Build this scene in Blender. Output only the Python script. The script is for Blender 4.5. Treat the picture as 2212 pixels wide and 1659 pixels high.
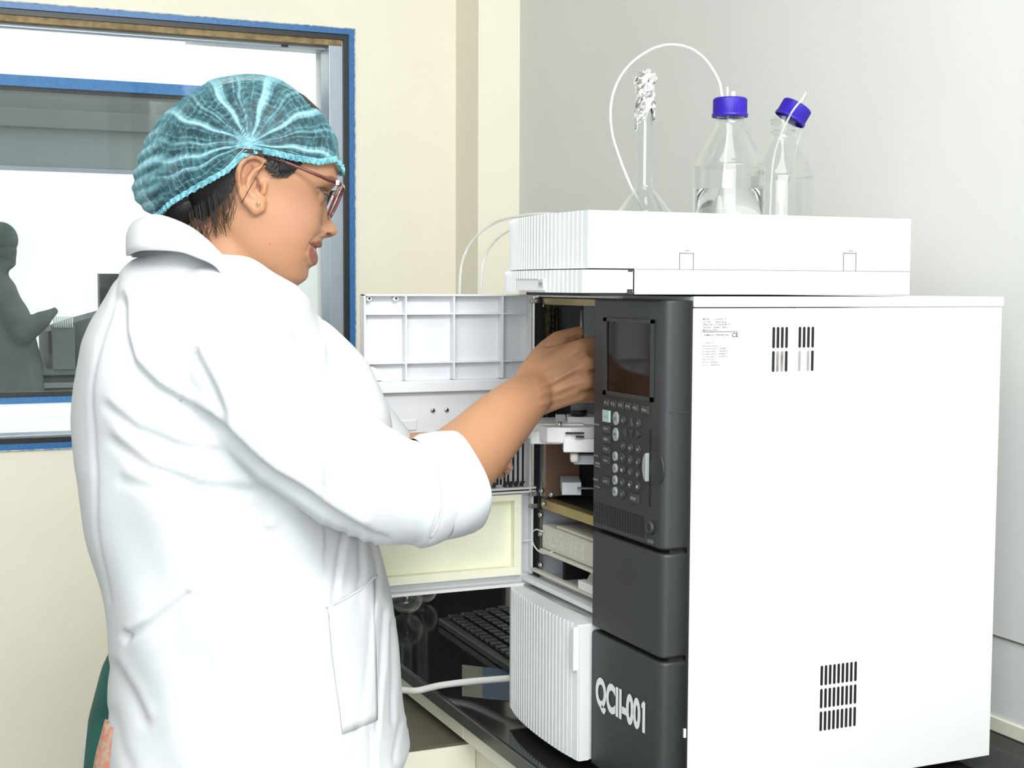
import bpy, bmesh, math, random
import numpy as np
from mathutils import Vector, Matrix
random.seed(4); RNG = np.random.RandomState(4)
S = bpy.context.scene
for o in list(bpy.data.objects): bpy.data.objects.remove(o)

# ------------------------------------------------------------------ camera
F, PITCH, ROLL, TH = 3029.6, .0703, .0042, .4143
CAM = np.array([-.7707, -1.2782, 1.373])
fw = np.array([math.sin(TH)*math.cos(PITCH), math.cos(TH)*math.cos(PITCH), -math.sin(PITCH)])
rt = np.array([math.cos(TH), -math.sin(TH), 0.]); up0 = np.cross(rt, fw)
CR = rt*math.cos(ROLL)+up0*math.sin(ROLL); CU = -rt*math.sin(ROLL)+up0*math.cos(ROLL)
cd = bpy.data.cameras.new('camera'); cam = bpy.data.objects.new('camera', cd); S.collection.objects.link(cam)
cd.sensor_width = 36; cd.lens = F/2212*36; cd.clip_start = .05; cd.clip_end = 100
cam.matrix_world = Matrix(((CR[0], CU[0], -fw[0], CAM[0]), (CR[1], CU[1], -fw[1], CAM[1]), (CR[2], CU[2], -fw[2], CAM[2]), (0, 0, 0, 1)))
S.camera = cam
# ------------------------------------------------------------------ world, light, exposure
W = bpy.data.worlds.new('daylight'); S.world = W; W.use_nodes = True
bg = W.node_tree.nodes['Background']; bg.inputs[0].default_value = (.90, .965, 1, 1); bg.inputs[1].default_value = 1.0
def area(name, loc, aim, sx, sy, power, col=(1, 1, 1)):
    l = bpy.data.lights.new(name, 'AREA'); l.shape = 'RECTANGLE'; l.size = sx; l.size_y = sy; l.energy = power; l.color = col
    o = bpy.data.objects.new(name, l); S.collection.objects.link(o); o.location = loc
    o.rotation_euler = (Vector(aim)-Vector(loc)).to_track_quat('-Z', 'Y').to_euler(); return o
area('window_daylight', (-1.42, -2.5, 1.95), (-.05, .6, 1.2), 2.2, 1.7, 38, (.97, .99, 1))
area('high_fill_light', (.0, -1.9, 2.55), (.05, .6, 1.1), 2.2, .4, 50, (.985, .995, 1))  # added fill lamp, set high to stay out of the pane's mirror; no window there
area('reveal_fill_light', (-.5, 2.02, 2.3), (-.5, 2.02, 0), 1.3, .2, 4)  # added lamp that brightens the white reveal between the windows
area('ceiling_panel_light', (-.5, -.4, 2.62), (-.5, -.4, 0), 1.2, .6, 7, (1, .97, .92))
S.view_settings.view_transform = 'Standard'; S.view_settings.look = 'None'
S.view_settings.exposure = 0.38; S.view_settings.gamma = 1.0; S.view_settings.use_curve_mapping = False

# ------------------------------------------------------------------ measuring helpers (points on real planes of the room)
def ray(u, v): return fw+CR*(u-1106)/F-CU*(v-829.5)/F
def on(u, v, ax, val):
    d = ray(u, v); return CAM+d*((val-CAM[ax])/d[ax])
def dep(u, v, D): return CAM+ray(u, v)*D
P0 = dep(500, 1000, 1.62); PN = ray(500, 1000).copy(); PN[2] = 0; PN /= np.linalg.norm(PN)   # vertical plane the woman stands in
PXE = np.array([PN[1], -PN[0], 0.])
def pp(u, v, w=0.):
    d = ray(u, v); return CAM+d*(PN@(P0-CAM)/(PN@d))+PN*w
def to_uvw(V):           # picture-plane coordinates of points, for shaping the figure (mirror-symmetric in w)
    V = np.asarray(V); w = (V-P0)@PN; Q = V-w[:, None]*PN-CAM
    z = Q@fw; return 1106+F*(Q@CR)/z, 829.5-F*(Q@CU)/z, w

# ------------------------------------------------------------------ materials
M = {}
def mat(name, col, rough=.5, metal=0., noise=0., nscale=40., spec=.5, bump=0., bscale=300., trans=0, coat=0., sss=0., col2=None, sheen=0):
    m = bpy.data.materials.new(name); m.use_nodes = True; nt = m.node_tree; b = nt.nodes['Principled BSDF']
    b.inputs['Base Color'].default_value = (*col, 1); b.inputs['Roughness'].default_value = rough; b.inputs['Metallic'].default_value = metal
    b.inputs['Specular IOR Level'].default_value = spec; b.inputs['Coat Weight'].default_value = coat
    if sss: b.inputs['Subsurface Weight'].default_value = sss; b.inputs['Subsurface Radius'].default_value = (.012, .005, .003); b.inputs['Subsurface Scale'].default_value = 1
    tc = nt.nodes.new('ShaderNodeTexCoord')
    if noise or col2:
        n = nt.nodes.new('ShaderNodeTexNoise'); n.inputs['Scale'].default_value = nscale; n.inputs['Detail'].default_value = 4
        nt.links.new(tc.outputs['Object'], n.inputs['Vector'])
        r = nt.nodes.new('ShaderNodeValToRGB'); r.color_ramp.elements[0].position = .35; r.color_ramp.elements[1].position = .65
        c2 = col2 or tuple(c*(1-noise) for c in col)
        r.color_ramp.elements[0].color = (*c2, 1); r.color_ramp.elements[1].color = (*col, 1)
        nt.links.new(n.outputs['Fac'], r.inputs['Fac']); nt.links.new(r.outputs['Color'], b.inputs['Base Color'])
    if bump:
        n2 = nt.nodes.new('ShaderNodeTexNoise'); n2.inputs['Scale'].default_value = bscale; n2.inputs['Detail'].default_value = 3
        nt.links.new(tc.outputs['Object'], n2.inputs['Vector'])
        bp = nt.nodes.new('ShaderNodeBump'); bp.inputs['Strength'].default_value = bump; bp.inputs['Distance'].default_value = .001
        nt.links.new(n2.outputs['Fac'], bp.inputs['Height']); nt.links.new(bp.outputs['Normal'], b.inputs['Normal'])
    M[name] = m; return m
def thin_glass(name, tint=(1, 1, 1), refl=.9, rough=.0, ior=1.45, f0=.035, body=0., bcol=(1, 1, 1)):
    m = bpy.data.materials.new(name); m.use_nodes = True; nt = m.node_tree; nt.nodes.clear()
    out = nt.nodes.new('ShaderNodeOutputMaterial'); tr = nt.nodes.new('ShaderNodeBsdfTransparent'); tr.inputs[0].default_value = (*tint, 1)
    gl = nt.nodes.new('ShaderNodeBsdfGlossy'); gl.inputs['Roughness'].default_value = rough; gl.inputs['Color'].default_value = (refl, refl, refl, 1)
    lw = nt.nodes.new('ShaderNodeLayerWeight'); lw.inputs[0].default_value = .5
    pw = nt.nodes.new('ShaderNodeMath'); pw.operation = 'POWER'; pw.inputs[1].default_value = 3.6; nt.links.new(lw.outputs['Facing'], pw.inputs[0])
    fr = nt.nodes.new('ShaderNodeMath'); fr.operation = 'MULTIPLY_ADD'; fr.inputs[1].default_value = .75; fr.inputs[2].default_value = f0; nt.links.new(pw.outputs[0], fr.inputs[0])
    mx = nt.nodes.new('ShaderNodeMixShader'); nt.links.new(fr.outputs[0], mx.inputs[0]); nt.links.new(tr.outputs[0], mx.inputs[1]); nt.links.new(gl.outputs[0], mx.inputs[2])
    last = mx
    if body:
        df = nt.nodes.new('ShaderNodeBsdfDiffuse'); df.inputs[0].default_value = (*bcol, 1); m2 = nt.nodes.new('ShaderNodeMixShader'); m2.inputs[0].default_value = body
        nt.links.new(mx.outputs[0], m2.inputs[1]); nt.links.new(df.outputs[0], m2.inputs[2]); last = m2
    nt.links.new(last.outputs[0], out.inputs[0]); M[name] = m; return m
mat('wall_cool_lit', (.73, .74, .71), .85, noise=.03, nscale=3, bump=.15, bscale=120)  # wall paint with the right wall's cooler, dimmer light put into the colour
mat('wall', (.86, .815, .68), .85, noise=.03, nscale=3, bump=.15, bscale=120)
mat('white_lining', (.92, .92, .90), .6, noise=.02)
mat('blue_paint', (.030, .17, .42), .35, nscale=160, col2=(.018, .12, .33), bump=.3)
mat('chipped_paint', (.11, .24, .42), .6, nscale=90, col2=(.62, .64, .62), bump=.4)
mat('dark_gasket', (.012, .013, .014), .4, noise=.5, nscale=80)
mat('aluminium', (.36, .41, .46), .35, metal=.55, noise=.05)
mat('tan_seal', (.36, .25, .10), .6, noise=.5, nscale=60)
mat('granite', (.006, .0065, .007), .09, nscale=700, col2=(.022, .026, .023), spec=.5); M['granite'].node_tree.nodes['Principled BSDF'].inputs['IOR'].default_value = 1.22
mat('granite_edge', (.055, .062, .062), .3, noise=.4, nscale=400)
mat('cream_paint', (.82, .80, .66), .5, noise=.03)
mat('olive_top', (.115, .105, .072), .5, noise=.15, nscale=300)
mat('floor_tile', (.30, .31, .31), .5, noise=.1, nscale=5)
mat('dull_wall', (.42, .45, .44), .8, noise=.05, nscale=3)
mat('grey_board', (.17, .19, .185), .6, noise=.12, nscale=4)
mat('grey_board_light', (.25, .275, .27), .6, noise=.05, nscale=4)
mat('silhouette_grey', (.13, .15, .145), .7, noise=.3, nscale=12)  # silhouette tone of the reflected shapes put into the colour
mat('dark_unit', (.035, .035, .035), .5, noise=.3, nscale=30)
mat('enamel', (.70, .705, .70), .42, noise=.01, nscale=20, spec=.35)
mat('white_plastic', (.74, .745, .735), .45, noise=.01)
mat('grey_plastic', (.76, .79, .80), .5, noise=.03, nscale=60)
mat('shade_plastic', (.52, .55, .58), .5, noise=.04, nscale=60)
mat('inner_plastic', (.70, .72, .745), .45, noise=.06, nscale=9)
mat('charcoal', (.032, .037, .039), .5, noise=.14, nscale=900, bump=.15, bscale=900)
mat('charcoal_dark', (.028, .031, .034), .45, noise=.1, nscale=400)
mat('black', (.006, .006, .006), .6, noise=.2)
mat('vent_black', (.003, .003, .004), .8)
mat('vent_grey', (.14, .125, .11), .6, nscale=60, col2=(.30, .28, .27)); mat('vent_pale', (.34, .34, .34), .6, noise=.2)
mat('screen', (.010, .007, .006), .08, noise=.2, spec=.5)
M['screen'].node_tree.nodes['Principled BSDF'].inputs['IOR'].default_value = 1.25; mat('mid_grey', (.12, .13, .135), .5, noise=.1)
mat('key_dark', (.045, .05, .052), .4, noise=.1)
mat('key_light', (.34, .37, .37), .4, noise=.1)
mat('key_green', (.42, .60, .54), .4, noise=.05)
mat('print_grey', (.06, .065, .065), .6); mat('print_faint', (.13, .135, .135), .7); mat('print_dark', (.04, .043, .045), .7)
mat('lettering', (.80, .83, .84), .5)
mat('gold_metal', (.42, .30, .14), .32, metal=.5, nscale=18, col2=(.30, .26, .09))
mat('olive_metal', (.12, .11, .05), .35, metal=.6, nscale=200, col2=(.02, .02, .012))
mat('steel', (.55, .55, .53), .28, metal=.9, noise=.1)
mat('copper_plate', (.33, .17, .11), .4, metal=.3, nscale=60, col2=(.22, .17, .12))
mat('beige_plastic', (.62, .60, .53), .45, noise=.07, nscale=40)
mat('beige_label', (.70, .69, .63), .5, nscale=260, col2=(.55, .54, .48))
mat('foam', (.90, .90, .70), .8, noise=.03, bump=.3, bscale=900)
mat('cap_blue', (.020, .005, .32), .35, noise=.1, nscale=30)
mat('foil', (.88, .88, .87), .16, metal=1., bump=.15, bscale=90)
mat('tubing', (.80, .81, .77), .3, noise=.02)
mat('coat', (.64, .66, .68), .8, noise=.012, nscale=9, spec=.2, bump=.12, bscale=1500)
mat('coat_seam', (.66, .69, .72), .85)
mat('kurta_green', (.004, .115, .085), .7, nscale=14, col2=(.003, .06, .05))
mat('floral', (.62, .16, .12), .8, nscale=110, col2=(.42, .42, .30))
mat('hair', (.012, .008, .007), .45, noise=.5, nscale=120, bump=.5, bscale=400)
mat('frame_maroon', (.13, .016, .014), .2, noise=.3, nscale=30, coat=.5)
mat('gold_stud', (.9, .62, .3), .2, metal=1.)
mat('eye_white', (.16, .125, .11), .15); mat('eye_dark', (.02, .01, .008), .1)
mat('key_legend', (.5, .52, .52), .6)
mat('keyboard_black', (.014, .015, .016), .35, noise=.1)
mat('box_reflection_blue', (.02, .06, .13), .5, noise=.3); mat('box_reflection_grey', (.16, .16, .13), .5, noise=.3)
mat('trouser', (.05, .05, .06), .8, noise=.1)
thin_glass('pane', (.97, .985, .98), .9, f0=.02)
thin_glass('lab_glass', (.975, .985, .98), 1., ior=1.5)
thin_glass('lens', (.9, .9, .9), .9, ior=1.5)
thin_glass('clear_tube', (.93, .94, .93), .9, rough=.1, body=.32, bcol=(.9, .92, .9))
thin_glass('smoke_tube', (.7, .72, .72), .8, rough=.1, body=.4, bcol=(.4, .41, .41))
m = bpy.data.materials.new('water'); m.use_nodes = True; b = m.node_tree.nodes['Principled BSDF']
b.inputs['Transmission Weight'].default_value = 1; b.inputs['Roughness'].default_value = 0; b.inputs['IOR'].default_value = 1.33; M['water'] = m
def attr_mat(name, rough, sss=0., bump=0., spec=.4):
    m = mat(name, (.8, .5, .3), rough, sss=sss, bump=bump, bscale=900, spec=spec); nt = m.node_tree
    a = nt.nodes.new('ShaderNodeAttribute'); a.attribute_name = 'tone'; nt.links.new(a.outputs['Color'], nt.nodes['Principled BSDF'].inputs['Base Color']); return m
attr_mat('skin', .5, sss=.25, bump=.1)

# ------------------------------------------------------------------ object helpers
ORG = {}
def setp(o, label=None, cat=None, group=None, kind=None):
    if label: o['label'] = label
    if cat: o['category'] = cat
    if group: o['group'] = group
    if kind: o['kind'] = kind
    return o
def empty(name, loc, label=None, cat=None, group=None, kind=None):
    o = bpy.data.objects.new(name, None); S.collection.objects.link(o); o.location = loc; o.empty_display_size = .05
    ORG[o] = np.array(loc, float); return setp(o, label, cat, group, kind)
class MB:
    def __init__(s): s.v = []; s.f = []; s.sm = []
    def add(s, v, f, smooth=False):
        n = len(s.v); s.v += [tuple(map(float, p)) for p in v]; s.f += [tuple(i+n for i in q) for q in f]; s.sm += [smooth]*len(f); return s
    def box(s, x0, x1, y0, y1, z0, z1):
        v = [(x, y, z) for z in (z0, z1) for y in (y0, y1) for x in (x0, x1)]
        return s.add(v, [(0, 2, 3, 1), (4, 5, 7, 6), (0, 1, 5, 4), (2, 6, 7, 3), (0, 4, 6, 2), (1, 3, 7, 5)])
    def obox(s, c, ex, ey, ez):          # oriented box: centre and half-vectors
        c, ex, ey, ez = map(np.array, (c, ex, ey, ez))
        v = [c+a*ex+b*ey+d*ez for d in (-1, 1) for b in (-1, 1) for a in (-1, 1)]
        return s.add(v, [(0, 2, 3, 1), (4, 5, 7, 6), (0, 1, 5, 4), (2, 6, 7, 3), (0, 4, 6, 2), (1, 3, 7, 5)])
    def prism(s, poly, z0, z1, ax=2, smooth=False):
        n = len(poly)
        def p(a, b, z): return (a, b, z) if ax == 2 else ((z, a, b) if ax == 0 else (a, z, b))
        v = [p(a, b, z0) for a, b in poly]+[p(a, b, z1) for a, b in poly]
        s.add(v, [tuple(range(n-1, -1, -1)), tuple(range(n, 2*n))])
        m_ = len(s.v)-2*n
        for i in range(n):
            j = (i+1) % n; s.f.append((m_+i, m_+j, m_+n+j, m_+n+i)); s.sm.append(smooth)
        return s
    def tube(s, pts, r, seg=12, cap=True, closed=False):
        pts = [np.array(p, float) for p in pts]; n = len(pts); rs = r if hasattr(r, '__len__') else [r]*n
        v = []; f = []; ref = None
        for i, p in enumerate(pts):
            if closed: t = pts[(i+1) % n]-pts[i-1]
            else: t = pts[min(i+1, n-1)]-pts[max(i-1, 0)]
            t = t/(np.linalg.norm(t)+1e-12)
            if ref is None: ref = np.cross(t, (0, 0, 1.) if abs(t[2]) < .9 else (1., 0, 0))
            a = ref-t*(ref@t); a /= np.linalg.norm(a)+1e-12; ref = a; b = np.cross(t, a)
            for k in range(seg):
                q = 2*math.pi*k/seg; v.append(p+(a*math.cos(q)+b*math.sin(q))*rs[i])
        for i in range(n if closed else n-1):
            for k in range(seg):
                k2 = (k+1) % seg; i2 = (i+1) % n
                f.append((i*seg+k, i*seg+k2, i2*seg+k2, i2*seg+k))
        if cap and not closed: f += [tuple(range(seg-1, -1, -1)), tuple((n-1)*seg+k for k in range(seg))]
        return s.add(v, f, True)
    def lathe(s, prof, c, seg=48, axis=None, closed=False):
        c = np.array(c, float); az = np.array(axis if axis is not None else (0, 0, 1.)); az = az/np.linalg.norm(az)
        a = np.cross(az, (0, 1., 0) if abs(az[1]) < .9 else (1., 0, 0)); a /= np.linalg.norm(a); b = np.cross(az, a)
        v = []; f = []; n = len(prof)
        for r_, z in prof:
            for k in range(seg):
                q = 2*math.pi*k/seg; v.append(c+az*z+(a*math.cos(q)+b*math.sin(q))*max(r_, 1e-5))
        for i in range(n if closed else n-1):
            for k in range(seg):
                k2 = (k+1) % seg; i2 = (i+1) % n; f.append((i*seg+k, i*seg+k2, i2*seg+k2, i2*seg+k))
        return s.add(v, f, True)
    def ell(s, c, rx, ry, rz, ex=(1, 0, 0), ey=(0, 1, 0), ez=(0, 0, 1), su=24, sv=14):
        c, ex, ey, ez = [np.array(q, float) for q in (c, ex, ey, ez)]; v = [c+ez*rz]; f = []
        for i in range(1, sv):
            t = math.pi*i/sv
            for k in range(su):
                q = 2*math.pi*k/su; v.append(c+ex*rx*math.sin(t)*math.cos(q)+ey*ry*math.sin(t)*math.sin(q)+ez*rz*math.cos(t))
        v.append(c-ez*rz)
        for k in range(su): f.append((0, 1+k, 1+(k+1) % su))
        for i in range(sv-2):
            for k in range(su): a = 1+i*su; f.append((a+k, a+su+k, a+su+(k+1) % su, a+(k+1) % su))
        a = 1+(sv-2)*su; e = len(v)-1
        for k in range(su): f.append((a+k, e, a+(k+1) % su))
        return s.add(v, f, True)
    def caps(s, pts, rs, seg=16):       # chain of capsules, for flesh
        pts = [np.array(p, float) for p in pts]
        out = []; orr = []
        for i in range(len(pts)-1):
            L = np.linalg.norm(pts[i+1]-pts[i]); k = max(2, int(L/.006))
            for j in range(k): t = j/k; out.append(pts[i]*(1-t)+pts[i+1]*t); orr.append(rs[i]*(1-t)+rs[i+1]*t)
        out.append(pts[-1]); orr.append(rs[-1])
        s.tube(out, orr, seg); s.ell(pts[0], rs[0], rs[0], rs[0], su=seg, sv=10); s.ell(pts[-1], rs[-1], rs[-1], rs[-1], su=seg, sv=10)
        for p, r_ in list(zip(pts, rs))[1:-1]: s.ell(p, r_, r_, r_, su=seg, sv=10)
        return s
    def loft(s, rings, cap=True, smooth=True):
        n = len(rings[0]); v = [p for r_ in rings for p in r_]; f = []
        for i in range(len(rings)-1):
            for k in range(n): f.append((i*n+k, i*n+(k+1) % n, (i+1)*n+(k+1) % n, (i+1)*n+k))
        if cap: f += [tuple(range(n-1, -1, -1)), tuple((len(rings)-1)*n+k for k in range(n))]
        return s.add(v, f, smooth)
    def grid(s, rows, smooth=True):
        n = len(rows[0]); v = [p for r_ in rows for p in r_]; f = []
        for i in range(len(rows)-1):
            for k in range(n-1): f.append((i*n+k, i*n+k+1, (i+1)*n+k+1, (i+1)*n+k))
        return s.add(v, f, smooth)
def build(name, mb, material, parent=None, bev=0., label=None, cat=None, group=None, kind=None, fix=True, solid=0.):
    V = np.array(mb.v)
    if parent is not None: org = ORG[parent]
    else: org = np.array([(V[:, 0].min()+V[:, 0].max())/2, (V[:, 1].min()+V[:, 1].max())/2, V[:, 2].min()])
    me = bpy.data.meshes.new(name); me.from_pydata((V-org).tolist(), [], mb.f); me.update()
    me.polygons.foreach_set('use_smooth', mb.sm)
    if fix:
        bm = bmesh.new(); bm.from_mesh(me); bmesh.ops.recalc_face_normals(bm, faces=bm.faces); bm.to_mesh(me); bm.free()
    me.materials.append(M[material] if isinstance(material, str) else material)
    o = bpy.data.objects.new(name, me); S.collection.objects.link(o)
    if parent is None: o.location = org
    else: o.parent = parent
    ORG[o] = org
    if solid:
        md = o.modifiers.new('thick', 'SOLIDIFY'); md.thickness = solid; md.offset = 0
    if bev:
        md = o.modifiers.new('bevel', 'BEVEL'); md.width = bev; md.segments = 3; md.limit_method = 'ANGLE'; md.angle_limit = .6; md.harden_normals = False
    return setp(o, label, cat, group, kind)
def remesh(mb, vox, smooth_it=6, fac=.5):
    me = bpy.data.meshes.new('tmp'); me.from_pydata(mb.v, [], mb.f); me.update()
    bm = bmesh.new(); bm.from_mesh(me); bmesh.ops.recalc_face_normals(bm, faces=bm.faces); bm.to_mesh(me); bm.free()
    o = bpy.data.objects.new('tmp', me); S.collection.objects.link(o)
    r_ = o.modifiers.new('r', 'REMESH'); r_.mode = 'VOXEL'; r_.voxel_size = vox
    sm = o.modifiers.new('s', 'SMOOTH'); sm.iterations = smooth_it; sm.factor = fac
    dg = bpy.context.evaluated_depsgraph_get(); dg.update(); e = bpy.data.meshes.new_from_object(o.evaluated_get(dg))
    bpy.data.objects.remove(o); return e
def mesh_np(me):
    n = len(me.vertices); V = np.empty(n*3); me.vertices.foreach_get('co', V); V = V.reshape(-1, 3)
    N = np.empty(n*3); me.vertices.foreach_get('normal', N); return V, N.reshape(-1, 3)
def finish(name, me, V, material, parent, tone=None):
    org = ORG[parent]; me.vertices.foreach_set('co', (V-org).ravel()); me.update()
    me.polygons.foreach_set('use_smooth', [True]*len(me.polygons))
    me.materials.clear(); me.materials.append(M[material])
    if tone is not None:
        a = me.color_attributes.new('tone', 'FLOAT_COLOR', 'POINT'); c = np.ones((len(V), 4)); c[:, :3] = tone; a.data.foreach_set('color', c.ravel())
    o = bpy.data.objects.new(name, me); S.collection.objects.link(o); o.parent = parent; ORG[o] = org; return o
def stroke(V, pts, width, side=None):      # 0..1 closeness of each vertex to a polyline
    d = np.full(len(V), 1e9)
    pts = [np.array(p) for p in pts]
    for a, b in zip(pts, pts[1:]):
        ab = b-a; t = np.clip(((V-a)@ab)/(ab@ab), 0, 1); d = np.minimum(d, np.linalg.norm(V-(a+t[:, None]*ab), axis=1))
    return np.exp(-(d/width)**2)
def stroke2(u, v, pts, width):
    d = np.full(len(u), 1e9)
    for (a, b), (c, e) in zip(pts, pts[1:]):
        L = (c-a)**2+(e-b)**2; t = np.clip(((u-a)*(c-a)+(v-b)*(e-b))/L, 0, 1); d = np.minimum(d, np.hypot(u-(a+t*(c-a)), v-(b+t*(e-b))))
    return np.exp(-(d/width)**2)
def inpoly(u, v, P):
    ins = np.zeros(len(u), bool); n = len(P)
    for i in range(n):
        (x1, y1), (x2, y2) = P[i], P[(i+1) % n]
        if y1 == y2: continue
        c = ((y1 > v) != (y2 > v)) & (u < (x2-x1)*(v-y1)/(y2-y1)+x1); ins ^= c
    return ins
def smoothpath(pts, k=8):
    pts = [np.array(p, float) for p in pts]; P = [2*pts[0]-pts[1]]+pts+[2*pts[-1]-pts[-2]]; out = []
    for i in range(1, len(P)-2):
        for j in range(k):
            t = j/k; a, b, c, d = P[i-1:i+3]
            out.append(.5*((2*b)+(-a+c)*t+(2*a-5*b+4*c-d)*t*t+(-a+3*b-3*c+d)*t**3))
    out.append(pts[-1]); return out
def text(name, s, p, ex, ez, h, material, parent, w=None, bold=0., align='LEFT', depth=.0002):
    """lettering lying on a plane: p = lower-left corner, ex/ez = reading and up directions, h = capital height, w = total width"""
    cu = bpy.data.curves.new(name, 'FONT'); cu.body = s; cu.size = 1; cu.extrude = 0; cu.offset = bold; cu.resolution_u = 4 if h < .01 else 10
    o = bpy.data.objects.new(name, cu); S.collection.objects.link(o); dg = bpy.context.evaluated_depsgraph_get(); dg.update()
    me = bpy.data.meshes.new_from_object(o.evaluated_get(dg)); bpy.data.objects.remove(o)
    V, _ = mesh_np(me)
    if not len(V): return None
    V[:, 0] -= V[:, 0].min(); sh = h/.70; y0 = V[:, 1].min() if w else 0
    sx = (w/V[:, 0].max()) if w else sh
    if w: V[:, 1] -= y0; sh = h/V[:, 1].max()
    ex, ez, p = map(lambda q: np.array(q, float), (ex, ez, p)); nrm = np.cross(ex, ez)
    Wd = p+V[:, :1]*sx*ex+V[:, 1:2]*sh*ez+nrm*depth
    org = ORG[parent]; me.vertices.foreach_set('co', (Wd-org).ravel()); me.update(); me.materials.clear(); me.materials.append(M[material])
    o = bpy.data.objects.new(name, me); S.collection.objects.link(o); o.parent = parent; ORG[o] = org; return o

# ================================================================== THE ROOM
YW, XW = 1.756, .52
def struct(name, mb, material, **k): return build(name, mb, material, kind='structure', **k)
struct('floor', MB().box(-3.2, .62, -3.6, 5.2, -.05, 0), 'floor_tile')
struct('ceiling', MB().box(-3.2, .62, -3.6, YW, 2.7, 2.75), 'white_lining')
struct('wall_right', MB().box(XW, .62, -3.6, YW, 0, 2.7), 'wall_cool_lit')
struct('wall_left', MB().box(-3.2, -3.1, -3.6, YW, 0, 2.7), 'dull_wall')
WX0, WX1, WZ0, WZ1 = -1.35, .168, 1.040, 1.928
mb = MB().box(-3.1, WX0, YW, YW+.1, 0, 2.7).box(WX1, .62, YW, YW+.1, 0, 2.7).box(WX0, WX1, YW, YW+.1, 0, WZ0).box(WX0, WX1, YW, YW+.1, WZ1, 2.7)
struct('wall_back', mb, 'wall')
struct('trim_1', MB().box(.42, XW, 1.621, YW, .8, 2.7), 'wall')
zl = on(2180, 1381, 0, XW)[2]; zb0 = on(2139, 1542, 0, XW)[2]; zb1 = .812
struct('trim_2', MB().box(XW-.004, XW, -3.6, .55, .8, zb0), 'cream_paint', bev=.002)
struct('trim_3', MB().box(XW-.0025, XW, -3.6, .55, zl-.0012, zl), 'olive_top')
# window_1: painted frame, gasket, aluminium frame, pane
w1 = empty('window_1', ((WX0+WX1)/2, YW, WZ0), kind='structure')
def frame(mb, x0, x1, z0, z1, t, y0, y1, tb=None):
    tb = tb or t
    return mb.box(x0, x1, y0, y1, z1-t, z1).box(x0, x1, y0, y1, z0, z0+tb).box(x0, x0+t, y0, y1, z0+tb, z1-t).box(x1-t, x1, y0, y1, z0+tb, z1-t)
build('painted_frame', frame(MB(), WX0-.01, .176, 1.031, 1.937, .0125, YW-.006, YW+.02), 'blue_paint', w1)
build('chipped_edge', frame(MB(), WX0-.012, .1778, 1.0295, 1.9385, .0022, YW-.007, YW+.004), 'chipped_paint', w1)
build('rubber_gasket', frame(MB(), WX0+.002, .1645, 1.0425, 1.925, .012, YW-.001, YW+.05), 'dark_gasket', w1)
build('top_seal', MB().box(WX0, .15, YW+.004, YW+.03, 1.900, 1.9135), 'tan_seal', w1)
build('aluminium_frame', MB().box(.121, .1528, YW+.006, YW+.07, 1.054, 1.913).box(WX0, .121, YW+.03, YW+.09, 1.893, 1.901).box(WX0, .121, YW+.03, YW+.09, 1.052, 1.058), 'aluminium', w1, bev=.001)
build('glass_pane', MB().box(WX0, .13, YW+.04, YW+.044, 1.056, 1.898), 'pane', w1)
build('latch', MB().box(.02, .035, YW+.028, YW+.034, 1.893, 1.898), 'dark_gasket', w1)
# lined reveal between the two windows
struct('wall_reveal', MB().box(WX0, .131, YW+.09, 2.25, .9, 1.054).box(.118, .16, YW+.1, 2.25, 1.054, 2.2), 'white_lining')
Y2 = 2.25; X2 = on(640, 190, 1, Y2)[0]
z2t, z2b = 1.861, 1.098
mb = MB().box(X2, .7, Y2, Y2+.04, 0, 2.2).box(-3.1, X2, Y2, Y2+.04, z2t, 2.2).box(-3.1, X2, Y2, Y2+.04, 0, 1.098-.012)
struct('wall_corridor', mb, 'white_lining')
w2 = empty('window_2', (X2-.8, Y2, 1.09), kind='structure')
build('painted_frame', MB().box(-2.6, X2, Y2-.008, Y2+.02, 1.835, z2t).box(-2.6, X2, Y2-.008, Y2+.02, 1.087, 1.101).box(X2-.012, X2, Y2-.008, Y2+.02, 1.101, 1.835), 'blue_paint', w2)
build('rubber_gasket', MB().box(-2.6, X2-.012, Y2, Y2+.02, 1.824, 1.835).box(-2.6, X2-.012, Y2, Y2+.02, 1.101, 1.113), 'dark_gasket', w2)
build('glass_pane', MB().box(-2.6, X2-.012, Y2+.022, Y2+.026, 1.09, 1.84), 'pane', w2)
# the room beyond: bench, monitor, and solid stand-ins for the reflected blind and worker
Y3 = 3.2
def z3(v, u=200): return on(u, v, 1, Y3)[2]
struct('wall_far', MB().box(-2.5, .35, Y3, Y3+.05, z3(262), 2.25).box(-2.5, .35, Y3+.03, Y3+.06, z3(290), z3(262)), 'grey_board')
bl = empty('reflected_blind', (-1, Y3, z3(372)), 'grey roller blind built beyond the window in place of its reflection in the glass', 'blind')
build('blind_box', MB().box(-2.4, .32, Y3-.05, Y3, z3(285), z3(245)), 'grey_board', bl, bev=.004)
build('blind_cloth', MB().box(-2.4, .32, Y3-.02, Y3-.016, z3(372), z3(285)), 'grey_board_light', bl)
build('bottom_rail', MB().box(-2.4, .32, Y3-.026, Y3-.01, z3(372)-.004, z3(366)), 'aluminium', bl)
cn = empty('far_counter', (-1, Y3+.2, 0), 'grey counter along the far side of the room beyond the window', 'counter')
build('counter_top', MB().box(-2.5, .35, 3.0, 3.6, z3(800), z3(788)), 'grey_board', cn)
build('counter_front', MB().box(-2.5, .35, 3.04, 3.1, 0, z3(800)), 'grey_board', cn)
build('shelf_strip', MB().box(-2.5, .35, 3.0, 3.03, z3(826), z3(815)), 'grey_board_light', cn)
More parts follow.
